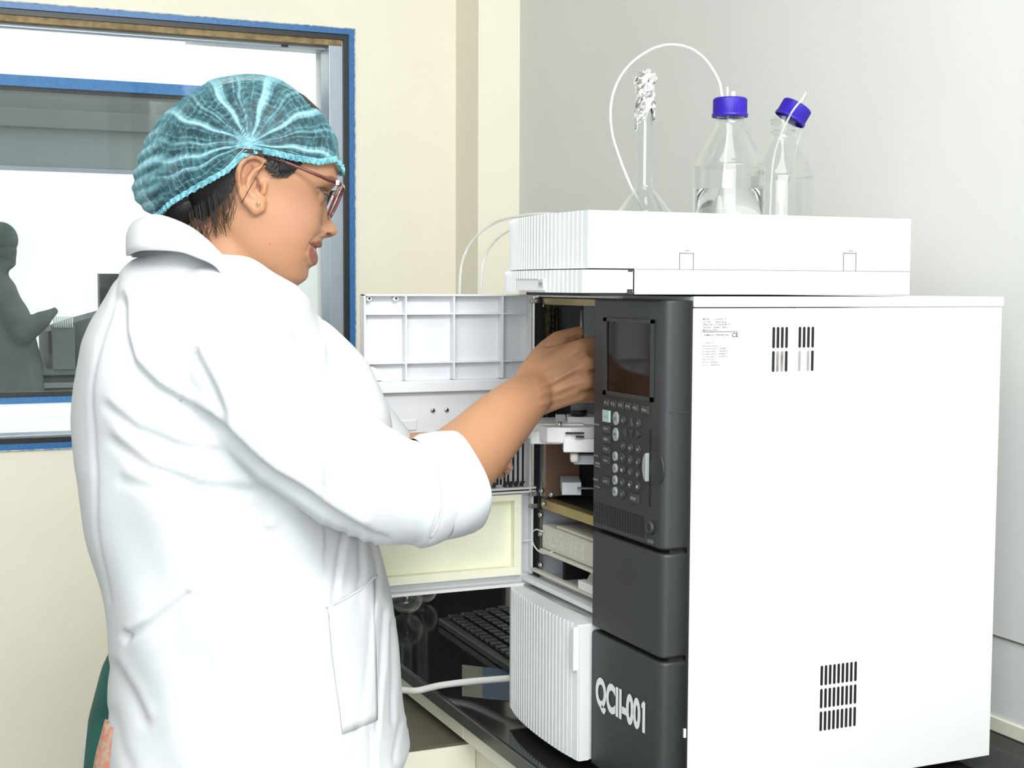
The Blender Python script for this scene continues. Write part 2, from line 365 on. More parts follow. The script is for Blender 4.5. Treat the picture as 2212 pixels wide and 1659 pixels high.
build('monitor', MB().box(*sorted((on(215, 600, 1, 3.4)[0], .1)), 3.40, 3.45, z3(690), z3(590)).box(-.05, 0, 3.41, 3.43, z3(788), z3(690)).box(-.14, .08, 3.38, 3.5, z3(788), z3(784)), 'dark_unit', label='dark flat monitor seen through the window behind the shoulder', cat='monitor')
u_ = lambda u, v: on(u, v, 1, 3.1)
a = u_(100, 690); c = u_(300, 690)
build('dark_instrument', MB().prism([(a[0]-.0, z3(788)), (a[0], z3(712)), (a[0]+.09, z3(690)), (c[0], z3(655)), (c[0], z3(788))], 3.05, 3.35, ax=1), 'silhouette_grey', label='dark sloping bench unit on the counter beyond the window', cat='lab machine')
tr = MB()
tr.box(*sorted((u_(105, 690)[0], u_(152, 690)[0])), 2.99, 3.03, z3(788), z3(700))
build('tube_rack', tr, 'grey_board', label='grey rack of white tubes on the counter beyond the window', cat='rack')
tb = MB()
for k in range(9):
    x = u_(108+k*4.8, 690)[0]; tb.tube([(x, 2.985, z3(703)), (x, 2.985, z3(680))], .0022, 8)
ro = build('white_tube', tb, 'white_plastic', label='row of slim white tubes lined up in the grey rack beyond the window', cat='tube', kind='stuff')
build('open_booklet', MB().prism([(u_(62, 700)[0], z3(700)), (u_(88, 700)[0], z3(700)), (u_(88, 690)[0], z3(688)), (u_(72, 690)[0], z3(690))], 2.93, 2.96, ax=1), 'white_plastic', label='small white paper held beside the far figure beyond the window', cat='paper')
# seated figure built solid in place of a reflection in the glass
fp = empty('person', (-.62, 2.85, 0), 'grey figure seated in profile beyond the window in place of a reflected person, facing right', 'person')
Df = 4.05
fb = MB()
q = lambda u, v, d=0: dep(u, v, Df+d)
fb.ell(q(4, 533), .042, .05, .058); fb.ell(q(2, 515), .045, .052, .045)
fb.caps([q(30, 540), q(36, 549)], [.006, .007]); fb.caps([q(28, 562), q(26, 572)], [.012, .012]); fb.caps([q(-4, 570), q(-20, 610)], [.035, .04])
fb.caps([q(-18, 640), q(-8, 700), q(0, 800), q(0, 900)], [.075, .10, .12, .13]); fb.caps([q(10, 650, -.06), q(48, 720, -.06), q(92, 690, -.05)], [.045, .037, .026])
fb.caps([q(92, 690, -.05), q(118, 672, -.03)], [.022, .013]); fb.caps([q(0, 950), q(70, 960)], [.1, .07]); fb.caps([q(70, 960), q(75, 1400)], [.07, .05])
me = remesh(fb, .008, 5); V, N = mesh_np(me); finish('body', me, V, 'silhouette_grey', fp)
fh = MB(); fh.ell(q(1, 518, -.001), .049, .056, .052); build('hair', fh, 'silhouette_grey', fp)

# ================================================================== BENCH
be = empty('bench', (.22, .3, 0), 'long laboratory bench with glossy black granite top along the grey wall', 'bench')
mb = MB(); mb.prism([(-.083, -2.4), (XW-.0005, -2.4), (XW-.0005, 1.6205), (.4195, 1.6205), (.4195, YW-.0005), (-.083, YW-.0005)], .782, .80)
build('granite_top', mb, 'granite', be, bev=.002)
build('front_edge', MB().box(-.0865, -.083, -2.4, YW, .7825, .7985), 'granite_edge', be)
build('apron', MB().box(-.078, -.055, -2.4, .455, .757, .782).box(-.078, -.055, .4575, YW-.002, .757, .782), 'cream_paint', be, bev=.001)
build('cabinet', MB().box(-.055, XW-.002, -2.4, YW-.002, .1, .782), 'cream_paint', be)
build('plinth', MB().box(0, XW-.002, -2.4, YW-.002, 0, .1), 'dark_gasket', be)
ta = on(955, 1609, 2, .75)
st = empty('side_table', (-.25, ta[1]+.3, 0), 'low cream side table with dull olive top against the bench', 'table')
build('table_top', MB().box(-.42, -.0555, ta[1], 1.3, .746, .75), 'olive_top', st)
build('drawer_front', MB().box(-.42, -.0555, ta[1]+.001, ta[1]+.02, .42, .746), 'cream_paint', st)
build('carcass', MB().box(-.41, -.06, ta[1]+.02, 1.3, .05, .746), 'cream_paint', st)
build('foot', MB().box(-.40, -.12, ta[1]+.04, 1.25, 0, .05), 'dark_gasket', st)

# ================================================================== CHROMATOGRAPH
CH = empty('liquid_chromatograph', (.2, .2, .8), 'tall white liquid chromatograph with open side door and charcoal control column on the black bench', 'lab instrument')
XC = -.034      # console front plane
Z0, Z1, HB = .812, 1.362, .392
ztop = 1.358; zg1 = on(1280, 1137, 0, XC)[2]; zg2 = on(1277, 1356, 0, XC)[2]
# housing
mb = MB().box(0, .42, HB-.004, HB, Z0, 1.345).box(.416, .42, .003, HB, Z0, 1.345).box(0.0, .416, .003, HB-.004, Z0, Z0+.006)
mb.box(.0, .30, .160, .163, Z0, 1.345).box(.300, .303, .163, HB-.004, Z0, 1.345).box(0, .30, .163, HB-.004, 1.352, 1.358)
build('housing', mb, 'shade_plastic', CH)
side = MB().box(.0, .42, 0, .003, Z0, 1.3495)
build('side_panel', side, 'enamel', CH, bev=.001)
build('top_cover', MB().box(-.0, .4215, -.0012, HB, 1.3505, Z1), 'enamel', CH, bev=.0012)
build('panel_gap', MB().box(-.0036, -.0003, .0006, .162, Z0+.002, 1.3575), 'black', CH)
for x in (.04, .37):
    for y in (.04, .34): build('rubber_foot', MB().lathe([(.0001, 0), (.016, 0), (.018, .012), (.0001, .012)], (x, y, .80), 20), 'black', CH)
# ventilation slots: capsules just proud of the panel, the dark of open slots in their colour
def slots(name, cols, rows, w=.0032):
    m_ = MB()
    for x in cols:
        for (za, zb) in rows:
            r_ = w/2; P = [(x+r_*math.cos(t), zb-r_+r_*math.sin(t)) for t in np.linspace(0, math.pi, 7)]+[(x+r_*math.cos(t), za+r_+r_*math.sin(t)) for t in np.linspace(math.pi, 2*math.pi, 7)]
            m_.prism(P, -.0004, .002, ax=1)
    return m_
def s0(u, v): return on(u, v, 1, 0)
g1 = [s0(1671+9.3*k, 730)[0] for k in range(4)]; g2 = [s0(1727.5+9.3*k, 730)[0] for k in range(4)]
rw = [(s0(1690, 752)[2], s0(1690, 706)[2]), (s0(1690, 803)[2], s0(1690, 758)[2])]
build('vent_slots', slots('v', g1, rw[:1]), 'vent_black', CH); build('vent_slots', slots('v', g2, rw[:1]), 'vent_black', CH)
build('vent_slots', slots('v', [g1[0], g1[3]], rw[1:]), 'vent_black', CH); build('vent_slots', slots('v', [g2[3]], rw[1:]), 'vent_black', CH)
build('vent_slots', slots('v', [g1[1], g1[2]], rw[1:]), 'vent_grey', CH); build('vent_slots', slots('v', [g2[0], g2[2]], rw[1:]), 'vent_pale', CH)
g3 = [s0(1774+9.1*k, 1500)[0] for k in range(9)]
rw3 = [(s0(1774, a_)[2], s0(1774, b_)[2]) for a_, b_ in ((1481, 1438), (1530, 1488), (1579, 1537))]
build('vent_slots', slots('v', g3, rw3), 'vent_black', CH)
# rating plate text on the side panel
RX, RZ = (1, 0, 0), (0, 0, 1)
def line(s, u, v, h=.0022, w=None, m_='print_faint'):
    p = s0(u, v); text('rating_text', s, (p[0], -.0003, p[2]), RX, RZ, h, m_, CH, w=None, bold=.012)
for s, u, v in (('MODEL        LC-2010C HT', 1518, 691), ('CAT NO.      228-45106-38', 1518, 697.5), ('SERIAL NO.  C21555201087 LP', 1518, 703), ('220-240V~  50/60Hz  700VA', 1518, 709), ('MADE IN JAPAN', 1518, 715)): line(s, u, v, .0018)
mb = MB().box(s0(1517, 717)[0], s0(1593, 717)[0], -.0004, .001, s0(1517, 717)[2]-.0003, s0(1517, 717)[2]+.0003); build('rating_line', mb, 'print_grey', CH)
line('SHIMADZU CORPORATION', 1521, 725.5, .0017, m_='print_grey'); line('KYOTO JAPAN', 1535, 729, .0008)
line('CE', 1581, 728, .0046, m_='print_dark')
for s, u, v in (('LC-2010HT A, C', 1519, 742), ('High pressure switching V. A', 1517, 749), ('  For Standard analysis  A  228-38098-91', 1517, 754.5), ('  For Standard analysis  C  228-38099-92', 1517, 760.5), ('  For Option analysis  A  228-38098-93', 1517, 766), ('  For Option analysis  C  228-38075-94', 1517, 772), ('Valve  UPV  max * A', 1517, 778), ('  For UV  A  228-40229-51', 1517, 784), ('  For UV  C  228-40229-94', 1517, 790)): line(s, u, v, .0014)

# console: three charcoal blocks with a rounded outer corner
def block(z0, z1, name):
    R_ = .010; pl = [(-.003, .163), (XC+.002, .163), (XC, .161)]
    pl += [(XC+R_-R_*math.cos(t), R_-R_*math.sin(t)) for t in np.linspace(0, math.pi/2, 10)]+[(-.003, 0)]
    m_ = MB(); rings = []
    for z, ins in ((z0, .0025), (z0+.0008, .0008), (z0+.003, 0), (z1-.003, 0), (z1-.0008, .0008), (z1, .0025)):
        rings.append([(min(x+ins*(1 if x < -.004 else 0), -.003), max(min(y, .163-ins), ins), z) for x, y in pl])
    m_.loft(rings, smooth=False); o = build(name, m_, 'charcoal', CH)
    for p in o.data.polygons: p.use_smooth = True
    md = o.modifiers.new('n', 'WEIGHTED_NORMAL'); return o
CP = block(zg1, ztop, 'control_panel'); MP = block(zg2+.003, zg1-.005, 'middle_cover'); LP = block(Z0, zg2-.002, 'lower_cover')
build('panel_backing', MB().box(-.022, -.0032, .006, .160, Z0+.003, ztop-.004), 'black', CH)
def c0(u, v): return on(u, v, 0, XC)
def cbox(m_, u0, v0, u1, v1, d0, d1):
    um, vm = (u0+u1)/2, (v0+v1)/2
    ya, yb = c0(u1, vm)[1], c0(u0, vm)[1]; z0, z1 = c0(um, v1)[2], c0(um, v0)[2]
    return m_.box(XC-d1, XC-d0, ya, yb, z0, z1)
# screen
ya, yb = c0(1413, 770)[1], c0(1306, 770)[1]; za, zb = c0(1312, 853)[2], c0(1312, 686)[2]
mb = MB().box(XC-.0022, XC+.001, ya, yb, zb-.004, zb).box(XC-.0022, XC+.001, ya, yb, za, za+.005).box(XC-.0022, XC+.001, ya, ya+.005, za, zb).box(XC-.0022, XC+.001, yb-.008, yb, za, zb)
SC = build('screen_bezel', mb, 'charcoal', CP)
build('screen', MB().box(XC-.0006, XC+.001, ya+.004, yb-.007, za+.004, zb-.003), 'screen', CP)
# a seam across the panel, and the panel's printed captions
build('seam', MB().box(XC+.006, -.004, -.0003, .001, on(1487, 890, 1, 0)[2]-.0004, on(1487, 890, 1, 0)[2]+.0004), 'charcoal_dark', CP)
EX, EZ = np.array((0, -1., 0)), np.array((0, 0, 1.))
def cpx(cx, cy, k=.3616, u0=1260, v0=620): return u0+cx*k, v0+cy*k
def keyrect(cx, cy, w, h, cap, m_='key_dark', tm='key_legend'):
    u, v = cpx(cx, cy); p = c0(u, v); o = MB().box(XC-.0022, XC+.0005, p[1]-w/2, p[1]+w/2, p[2]-h/2, p[2]+h/2)
    k = build('key', o, m_, CP, bev=.0006)
    if cap: text('key_legend', cap, (XC-.0024, p[1]+w*.34, p[2]-h*.18), EX, EZ, h*.36, tm, k, depth=.0001, w=w*.68)
def keyround(cx, cy, rw, rh, cap, m_='key_dark', tm='key_legend'):
    u, v = cpx(cx, cy); p = c0(u, v); P = [(p[1]+rw*math.cos(t), p[2]+rh*math.sin(t)) for t in np.linspace(0, 2*math.pi, 25)[:-1]]
    k = build('key', MB().prism(P, XC-.0022, XC+.0005, ax=0), m_, CP, bev=.0005)
    if cap: text('key_legend', cap, (XC-.0024, p[1]+rw*.5, p[2]-rh*.3), EX, EZ, rh*.6, tm, k, depth=.0001, w=rw*1.)
for i, (x, y) in enumerate(((147, 692), (187, 699), (231, 706), (275, 713), (319, 722))): keyrect(x, y, .0118, .0085, 'F%d' % (i+1))
keyrect(375, 733, .0145, .0085, 'Menu')
keyrect(143, 771, .0165, .0135, 'mode', 'key_green')
for (x, y), s in zip(((144, 848), (144, 909), (144, 969), (143, 1034), (141, 1158)), ('pump', 'oven', 'purge', 'rinse', 'on/off')): keyrect(x, y, .0150, .0085, s)
for (x, y), s in zip(((200, 785), (198, 881)), ('start', 'stop')): keyround(x, y, .0055, .0076, s, 'key_light', 'print_dark')
for (x, y) in ((195, 1011), (195, 1082), (194, 1153), (194, 1222)): keyround(x, y, .0046, .0053, 'fn', 'key_light', 'print_dark')
keyround(245, 797, .004, .005, 'esc'); keyround(336, 813, .004, .005, 'del')
def tri(cx, cy, w, h, d):
    u, v = cpx(cx, cy); p = c0(u, v); P = {'u': [(-w, -h), (w, -h), (0, h)], 'd': [(-w, h), (w, h), (0, -h)], 'l': [(-w, -h), (-w, h), (w, 0)], 'r': [(w, -h), (w, h), (-w, 0)]}[d]
    build('arrow_key', MB().prism([(p[1]+a_, p[2]+b_) for a_, b_ in P], XC-.002, XC+.0005, ax=0), 'key_dark', CP, bev=.0004)
tri(290, 806, .0045, .005, 'u'); tri(248, 868, .0045, .005, 'l'); tri(291, 876, .0045, .005, 'd'); tri(334, 883, .0045, .005, 'r')
rows = [((242, 951, '7'), (287, 962, '8'), (334, 972, '9')), ((240, 1022, '4'), (286, 1034, '5'), (333, 1046, '6')), ((239, 1093, '1'), (286, 1105, '2'), (332, 1119, '3')), ((239, 1168, '0'), (285, 1180, '.'), (332, 1193, '-'))]
for r_ in rows:
    for x, y, s in r_: keyround(x, y, .0040, .0050, s)
keyround(239, 1237, .0040, .0050, 'CE'); keyrect(310, 1262, .0185, .0098, 'enter')
for (x, y), s in zip(((82, 830), (78, 1014), (86, 1060), (88, 1078), (76, 1155), (84, 1200)), ('pump', 'sampler', 'oven', 'lamp', 'monitor', 'LC temp')):
    u, v = cpx(x, y); p = c0(u, v); text('panel_print', s, (XC-.0003, p[1]+.006, p[2]), EX, EZ, .0028, 'key_legend', CP, w=.012)
u, v = cpx(403, 1528); p = c0(u, v); text('panel_print', 'LC-2010', (XC-.0003, p[1]+.006, p[2]), EX, EZ, .0035, 'key_legend', CP, w=.012)
# speaker holes
mb = MB()
for j in range(7):
    for i in range(20):
        u, v = cpx(66+i*15.4, 1285+j*18.5+i*(5.0)); p = c0(u, v); mb.box(XC-.0004, XC+.001, p[1]-.0012, p[1]+.0012, p[2]-.0014, p[2]+.0014)
build('speaker_grille', mb, 'black', CP)
# card slot with finger wheel
p1 = c0(*cpx(402, 850)); p2 = c0(*cpx(398, 1310))
build('card_slot', MB().box(XC-.0005, XC+.001, p1[1]-.0015, p1[1]+.0015, p2[2], p1[2]), 'black', CP)
pa = c0(*cpx(435, 900)); pb = c0(*cpx(432, 975)); build('slot_window', MB().box(XC-.0005, XC+.001, pa[1]-.006, pa[1]+.007, pb[2], pa[2]), 'charcoal_dark', CP)
pc = c0(*cpx(440, 1088)); P = [(pc[1]+.014*math.cos(t), pc[2]+.017*math.sin(t)) for t in np.linspace(0, 2*math.pi, 33)[:-1]]
build('finger_recess', MB().prism(P, XC-.0007, XC+.001, ax=0), 'charcoal_dark', CP)
P = [(p1[1]+.0018+.0085*math.sin(t), pc[2]+.0155*math.cos(t)) for t in np.linspace(0, math.pi, 17)]
build('ejector_wheel', MB().prism(P, XC-.0045, XC+.001, ax=0), 'key_light', CP, bev=.0008)
pk = c0(*cpx(408, 1437)); kb = MB().lathe([(.0001, .0015), (.0035, .0015), (.0038, .004), (.0068, .004), (.0072, 0), (.0001, 0)], (XC, pk[1], pk[2]), 32, axis=(-1, 0, 0)); build('jack_knob', kb, 'charcoal', CP)
build('jack_hole', MB().lathe([(.0001, .0042), (.002, .0042), (.002, 0)], (XC, pk[1], pk[2]), 20, axis=(-1, 0, 0)), 'black', CP)
# big label QCII-001
a0 = c0(1287.5, 1527); a1 = c0(1394, 1591); h_ = c0(1293, 1457)[2]-c0(1293, 1532)[2]
zt_ = c0(1290, 1456)[2]; zb_ = c0(1384, 1591)[2]
tw = text('painted_code', 'QCII-001', (XC-.0006, a0[1], min(zb_, c0(1290, 1530)[2])), EX, EZ, h_, 'lettering', LP, w=a0[1]-a1[1], bold=.045, depth=0)
fy = a1[1]; fz = c0(1390, 1513)[2]; build('painted_code', MB().prism([(fy+.0026, fz), (fy+.0026, fz-.005), (fy+.0082, fz-.0095), (fy+.0082, fz-.0045)], XC-.0007, XC-.0005, ax=0), 'lettering', LP)
build('side_clip', MB().box(-.006, -.0032, -.0018, .0005, on(1483, 1592, 1, 0)[2], on(1483, 1573, 1, 0)[2]), 'white_plastic', LP)

# compartment behind the open door (y .163 - .388)
YA, YB = .1635, .3875
build('compartment_wall', MB().box(.24, .245, YA, YB, 1.10, 1.352).box(.02, .245, YB-.002, YB, 1.10, 1.352), 'charcoal', CH)
build('compartment_back_plate', MB().box(on(1212, 700, 1, .384)[0], .14, .3835, .3852, 1.19, 1.346), 'mid_grey', CH)
build('compartment_side_plate', MB().box(on(1262, 700, 1, .382)[0], .14, .3815, .3833, 1.19, 1.346), 'shade_plastic', CH)
build('top_rail', MB().box(-.001, .012, YA, .378, 1.348, 1.357), 'gold_metal', CH, bev=.001)
sh = MB().box(-.002, .014, YA, .374, 1.082, 1.0945); build('shelf_rail', sh, 'gold_metal', CH, bev=.001)
build('compartment_floor', MB().box(.014, .24, YA, YB, 1.088, 1.094), 'charcoal_dark', CH)
mb = MB()
for k in range(4): mb.box(.002+.006*k, .005+.006*k, .362+.002*k, .378, 1.19, 1.350)
build('olive_post', mb, 'olive_metal', CH)
build('post', MB().box(-.004, .0, .3755, .3925, .985, 1.357), 'black', CH)
build('copper_side', MB().box(.001, .05, .366, .370, 1.098, 1.175), 'copper_plate', CH)
build('door_frame_strip', MB().box(-.003, .001, .370, .376, 1.098, 1.178).box(-.003, .001, .3735, .3755, .99, 1.08), 'steel', CH)
# autosampler: white carriage with needle and vial tube
AS = build('sampler_carriage', MB().prism([(-.052, .355), (-.058, .345), (-.052, .25), (-.03, .232), (.06, .232), (.06, .365), (-.03, .365)], 1.183, 1.202), 'white_plastic', CH, bev=.0015)
def d0(u, v, D): return dep(u, v, D)
def blk(name, u0, v0, u1, v1, D, th, m_, par, bev=.001, yaw=0.):
    a_ = dep(u0, v0, D); b_ = dep(u1, v1, D); c_ = (a_+b_)/2; hx = abs((b_-a_)@CR)/2; hz = abs(b_[2]-a_[2])/2
    e1 = np.array((math.cos(yaw), math.sin(yaw), 0)) if yaw else np.array([rt[0], rt[1], 0.]); e2 = np.array((-e1[1], e1[0], 0))
    return build(name, MB().obox(c_+e2*th, e1*hx, e2*th, (0, 0, hz)), m_, par, bev=bev)
blk('carriage_front', 1146, 932, 1216, 960, 1.715, .015, 'white_plastic', AS, .0015)
blk('carriage_side', 1217, 948, 1290, 978, 1.69, .012, 'white_plastic', AS, .0015)
blk('carriage_ledge', 1160, 915, 1262, 934, 1.72, .018, 'white_plastic', AS, .0015)
blk('carriage_head', 1226, 900, 1292, 948, 1.735, .02, 'white_plastic', AS, .0015)
blk('carriage_slot', 1222, 934, 1262, 938, 1.684, .002, 'black', AS, 0)
blk('carriage_slot', 1244, 942, 1262, 946, 1.682, .002, 'black', AS, 0)
blk('carriage_slot', 1200, 896, 1222, 925, 1.76, .006, 'shade_plastic', AS)
build('screw', MB().lathe([(.0001, .006), (.003, .006), (.0035, 0), (.0001, 0)], dep(1208, 922, 1.70), 16), 'steel', AS)
ND = dep(1250, 880, 1.735)
build('sampling_tube', MB().lathe([(.0001, 0), (.0096, 0), (.0096, .085), (.0001, .085)], ND+np.array((0, 0, -.008)), 28), 'smoke_tube', CH)
build('tube_base', MB().lathe([(.0001, 0), (.0102, 0), (.0102, .007), (.0001, .007)], ND+np.array((0, 0, -.010)), 28), 'black', CH)
nb = dep(1256, 760, 1.735); nt_ = dep(1257, 670, 1.735)
build('needle', MB().tube([nb, nt_], .0019, 12), 'lab_glass' if False else 'steel', CH)
blk('lamp_knob', 1232, 980, 1250, 1000, 1.70, .01, 'beige_plastic', CH, .003)
blk('under_bracket', 1240, 984, 1300, 1004, 1.72, .008, 'shade_plastic', CH)
blk('inner_tray', 1214, 1042, 1256, 1070, 1.76, .03, 'shade_plastic', CH)
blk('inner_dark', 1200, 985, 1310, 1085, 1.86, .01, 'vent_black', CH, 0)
blk('bright_part', 1248, 1054, 1300, 1057, 1.75, .004, 'grey_board', CH, 0)
for u, v in ((1193, 1068), (1172, 1060), (1176, 1088), (1170, 1112), (1170, 1153), (1170, 1220)):
    build('hinge_screw', MB().lathe([(.0001, .004), (.003, .004), (.0036, 0), (.0001, 0)], on(u, v, 0, -.003), 14, axis=(-1, -.3, 0)), 'steel', CH)
# lower bay: cartridge with label, guide rails, tube loop
CT = build('cartridge', MB().box(-.004, .09, .180, .366, 1.031, 1.062).box(-.001, .09, .20, .33, 1.062, 1.066), 'beige_plastic', CH, bev=.003)
build('cartridge_label', MB().box(-.0047, -.004, .245, .358, 1.036, 1.058), 'beige_label', CT)
build('cartridge_lip', MB().box(-.008, .0, .170, .366, 1.026, 1.0305), 'beige_plastic', CT, bev=.001)
build('lower_bay_back', MB().box(.07, .075, YA, .335, .985, 1.08), 'foam', CH)
build('lower_bay_side', MB().box(.02, .07, .345, .352, .985, 1.03), 'black', CH)
build('bay_strut', MB().obox((.02, .25, 1.008), (.0, .022, -.0), (.004, 0, 0), (0, -.012, .012)) .box(.01, .03, .17, .22, 1.0, 1.02), 'beige_plastic', CH)
build('guide_rail', MB().box(-.012, -.004, YA, .384, .998, 1.002), 'beige_plastic', CH, bev=.001)
build('guide_tray', MB().box(-.020, .05, YA, .392, .984, .990), 'grey_plastic', CH, bev=.001)
build('guide_block', MB().box(-.014, -.004, .175, .24, 1.003, 1.014), 'white_plastic', CH, bev=.001)
lp = smoothpath([on(u, v, 0, -.006) for u, v in ((1172, 1148), (1157, 1144), (1149, 1155), (1152, 1175), (1163, 1190), (1178, 1196), (1193, 1192))])
build('tube_loop', MB().tube(lp, .0011, 10), 'tubing', CH)
build('drip_pipe', MB().tube([(-.02, .39, .980), (-.024, .25, .979), (-.02, .17, .978)], .0014, 10), 'steel', CH)

# ribbed covers
def ribbed(curve, z0, z1, name, material, parent, ynear, groove=.0016, pitch=.0092, xb=0.02, lean=0):
    cy = [p[1] for p in curve]; cx = [p[0] for p in curve]; ys = []; y = min(cy)+.012
    pts = [(xb, min(cy)), (np.interp(min(cy), cy, cx), min(cy))]
    while y < max(cy)-.006:
        x = float(np.interp(y, cy, cx)); pts += [(x, y-pitch*.18), (x+groove, y-pitch*.08), (x+groove, y+pitch*.08), (x, y+pitch*.18)]; y += pitch
    pts += [(np.interp(max(cy), cy, cx), max(cy)), (xb, max(cy))]
    return MB().prism([(float(a_), float(b_)) for a_, b_ in pts], z0, z1)
def sm(curve, k=6):
    return [tuple(p[:2]) for p in smoothpath([(a_, b_, 0) for a_, b_ in curve], k)]
LC = sm([(-.050, .166), (-.0535, .20), (-.0545, .25), (-.0525, .30), (-.047, .35), (-.037, .394)])
RB = build('lower_ribbed_cover', ribbed(LC, Z0+.004, .978, 'r', 'grey_plastic', CH, .166, xb=-.004), 'grey_plastic', CH)
build('cover_side_edge', MB().box(-.049, -.036, .1635, .1665, Z0+.004, .976), 'white_plastic', RB)
P = [(-.0505-.0, 0)]
hz = [on(1262, v, 0, -.05)[2] for v in (1361, 1458)]
hc = (hz[0]+hz[1])/2; hh = (hz[0]-hz[1])/2
P = [(.1665+.013*math.cos(t), hc+hh*math.sin(t)) for t in np.linspace(-math.pi/2, math.pi/2, 21)]
build('pull_handle', MB().prism(P, -.0555, -.045, ax=0), 'white_plastic', RB, bev=.0012)
sl = MB()
k = 0; y = .20
while y < .36:
    x = float(np.interp(y, [p[1] for p in LC], [p[0] for p in LC])); sl.box(x+.0004, x+.0018, y-.0007, y+.0007, Z0+.004, Z0+.005+.055*(1-(y-.2)*1.2)); y += .0092
build('vent_slits', sl, 'charcoal', RB)

# the open upper door, swung out at a right angle
YD = .385
DO = empty('door', (0, YD, .98), None); DO.parent = CH; DO.location = Vector((0, YD, .98))-Vector(ORG[CH])
xl, xr, zt2, zb2 = -.2395, -.004, 1.3612, .978
build('door_skin', MB().box(xl, xr, YD+.014, YD+.017, zb2, zt2), 'inner_plastic', DO)
build('door_rim', MB().box(xl, xr, YD, YD+.014, zt2-.0025, zt2).box(xl, xl+.0025, YD, YD+.014, 1.252, zt2).box(xr-.0095, xr-.007, YD, YD+.014, 1.10, zt2).box(xl, xr, YD, YD+.014, zb2, zb2+.004), 'white_plastic', DO, bev=.0006)
def X(u, v=700): return on(u, v, 1, YD)[0]
def Z(v, u=950): return on(u, v, 1, YD)[2]
rb = MB()
for u in (878, 982, 1087): rb.box(X(u)-.0011, X(u)+.0011, YD+.001, YD+.014, Z(820), zt2-.002)
build('vertical_rib', rb, 'inner_plastic', DO)
rb = MB()
for v in (678, 783): rb.box(xl+.002, xr-.008, YD+.003, YD+.014, Z(v)-.0009, Z(v)+.0009)
build('horizontal_rib', rb, 'inner_plastic', DO)
for u in (801, 859): build('screw_boss', MB().lathe([(.0015, .009), (.0035, .009), (.0035, 0), (.0015, 0)], (X(u), YD+.014, Z(645, u)), 18, axis=(0, -1, 0)), 'white_plastic', DO)
arc = [(xl+.004+.022*math.sin(t), Z(820)+.022*math.cos(t)*.9) for t in np.linspace(0, math.pi/2, 12)]+[(xl+.004, Z(820))]
build('corner_web', MB().prism(arc, YD+.009, YD+.0135, ax=1), 'white_plastic', DO)
# housing bulge with inset panel
bx = MB().box(xl-.0015, xr-.02, YD-.004, YD+.014, Z(846), Z(822)).box(xl-.0015, X(803), YD-.004, YD+.014, 1.17, Z(846))
build('door_housing', bx, 'inner_plastic', DO, bev=.0012)
build('inset_panel', MB().box(X(803), X(1165)-.002, YD+.006, YD+.013, Z(945), Z(846)), 'inner_plastic', DO)
build('inset_ledge', MB().box(xl, X(1000), YD-.002, YD+.012, Z(953), Z(943)), 'white_plastic', DO, bev=.001)
for (ua, ub) in ((865, 903), (1010, 1048)): build('raised_pad', MB().box(X(ua), X(ub), YD+.004, YD+.007, Z(928), Z(906)), 'inner_plastic', DO, bev=.001)
for u in (938, 968):
    s_ = build('screw', MB().lathe([(.0001, .002), (.0028, .002), (.003, 0), (.0001, 0)], (X(u, 887), YD+.006, Z(887)), 18, axis=(0, -1, 0)), 'steel', DO)
    build('screw_socket', MB().lathe([(.0001, .0024), (.0013, .0024), (.0013, .001)], (X(u, 887), YD+.006, Z(887)), 6, axis=(0, -1, 0)), 'black', s_)
# slatted part and shelf
sl = MB()
for u in (1075, 1083, 1090, 1098, 1106, 1117, 1127, 1138): sl.box(X(u, 1000)-.0011, X(u, 1000)+.0011, YD+.0115, YD+.0135, Z(1058), Z(945))
build('door_slits', sl, 'black', DO)
st_ = MB()
for k in range(22):
    x = X(880+12*k, 1050)
    if k % 6 != 5 and x < xr-.012: st_.obox((x, YD+.006, Z(1056)), (.0012, 0, .0), (0, .004, 0), (.0016, 0, .003))
build('shelf_teeth', st_, 'charcoal', DO)
build('door_shelf', MB().box(xl, xr, YD-.001, YD+.014, Z(1068), Z(1063)), 'white_plastic', DO, bev=.0006)
build('shelf_gap', MB().box(xl+.02, xr-.001, YD+.001, YD+.012, Z(1071), Z(1068)), 'black', DO)
build('door_shelf_lower', MB().box(xl, xr, YD-.001, YD+.014, Z(1076), Z(1071)), 'white_plastic', DO, bev=.0006)
# foam lining in the lower half
fo = MB(); xa, xb_, za_, zb_ = xl+.004, X(1125, 1150), Z(1256), Z(1078)
ta_ = .010
fo.box(xa, xb_, YD-.002, YD+.013, zb_-.008, zb_).box(xa, xb_, YD-.002, YD+.013, za_, za_+.011).box(xb_-ta_, xb_, YD-.002, YD+.013, za_+.011, zb_-.008).box(xa, xa+ta_, YD-.002, YD+.013, za_+.011, zb_-.008).box(xa, xb_, YD+.010, YD+.0138, za_, zb_)
build('foam_lining', fo, 'foam', DO, bev=.0006)
build('door_channel', MB().box(xb_+.0008, xb_+.0018, YD, YD+.014, za_, zb_).box(xr-.0065, xr-.0045, YD, YD+.014, za_, zb_).box(xb_+.002, xr-.004, YD+.003, YD+.005, Z(1168, 1140)-.0006, Z(1168, 1140)+.0006), 'white_plastic', DO)
build('channel_back', MB().box(xb_+.0018, xr-.0045, YD+.012, YD+.0138, za_, zb_), 'shade_plastic', DO)
for v in (650, 1066, 1092): build('hinge', MB().box(-.014, -.001, YD-.004, YD+.002, Z(v+5, 1160), Z(v-5, 1160)), 'steel', DO, bev=.0008)

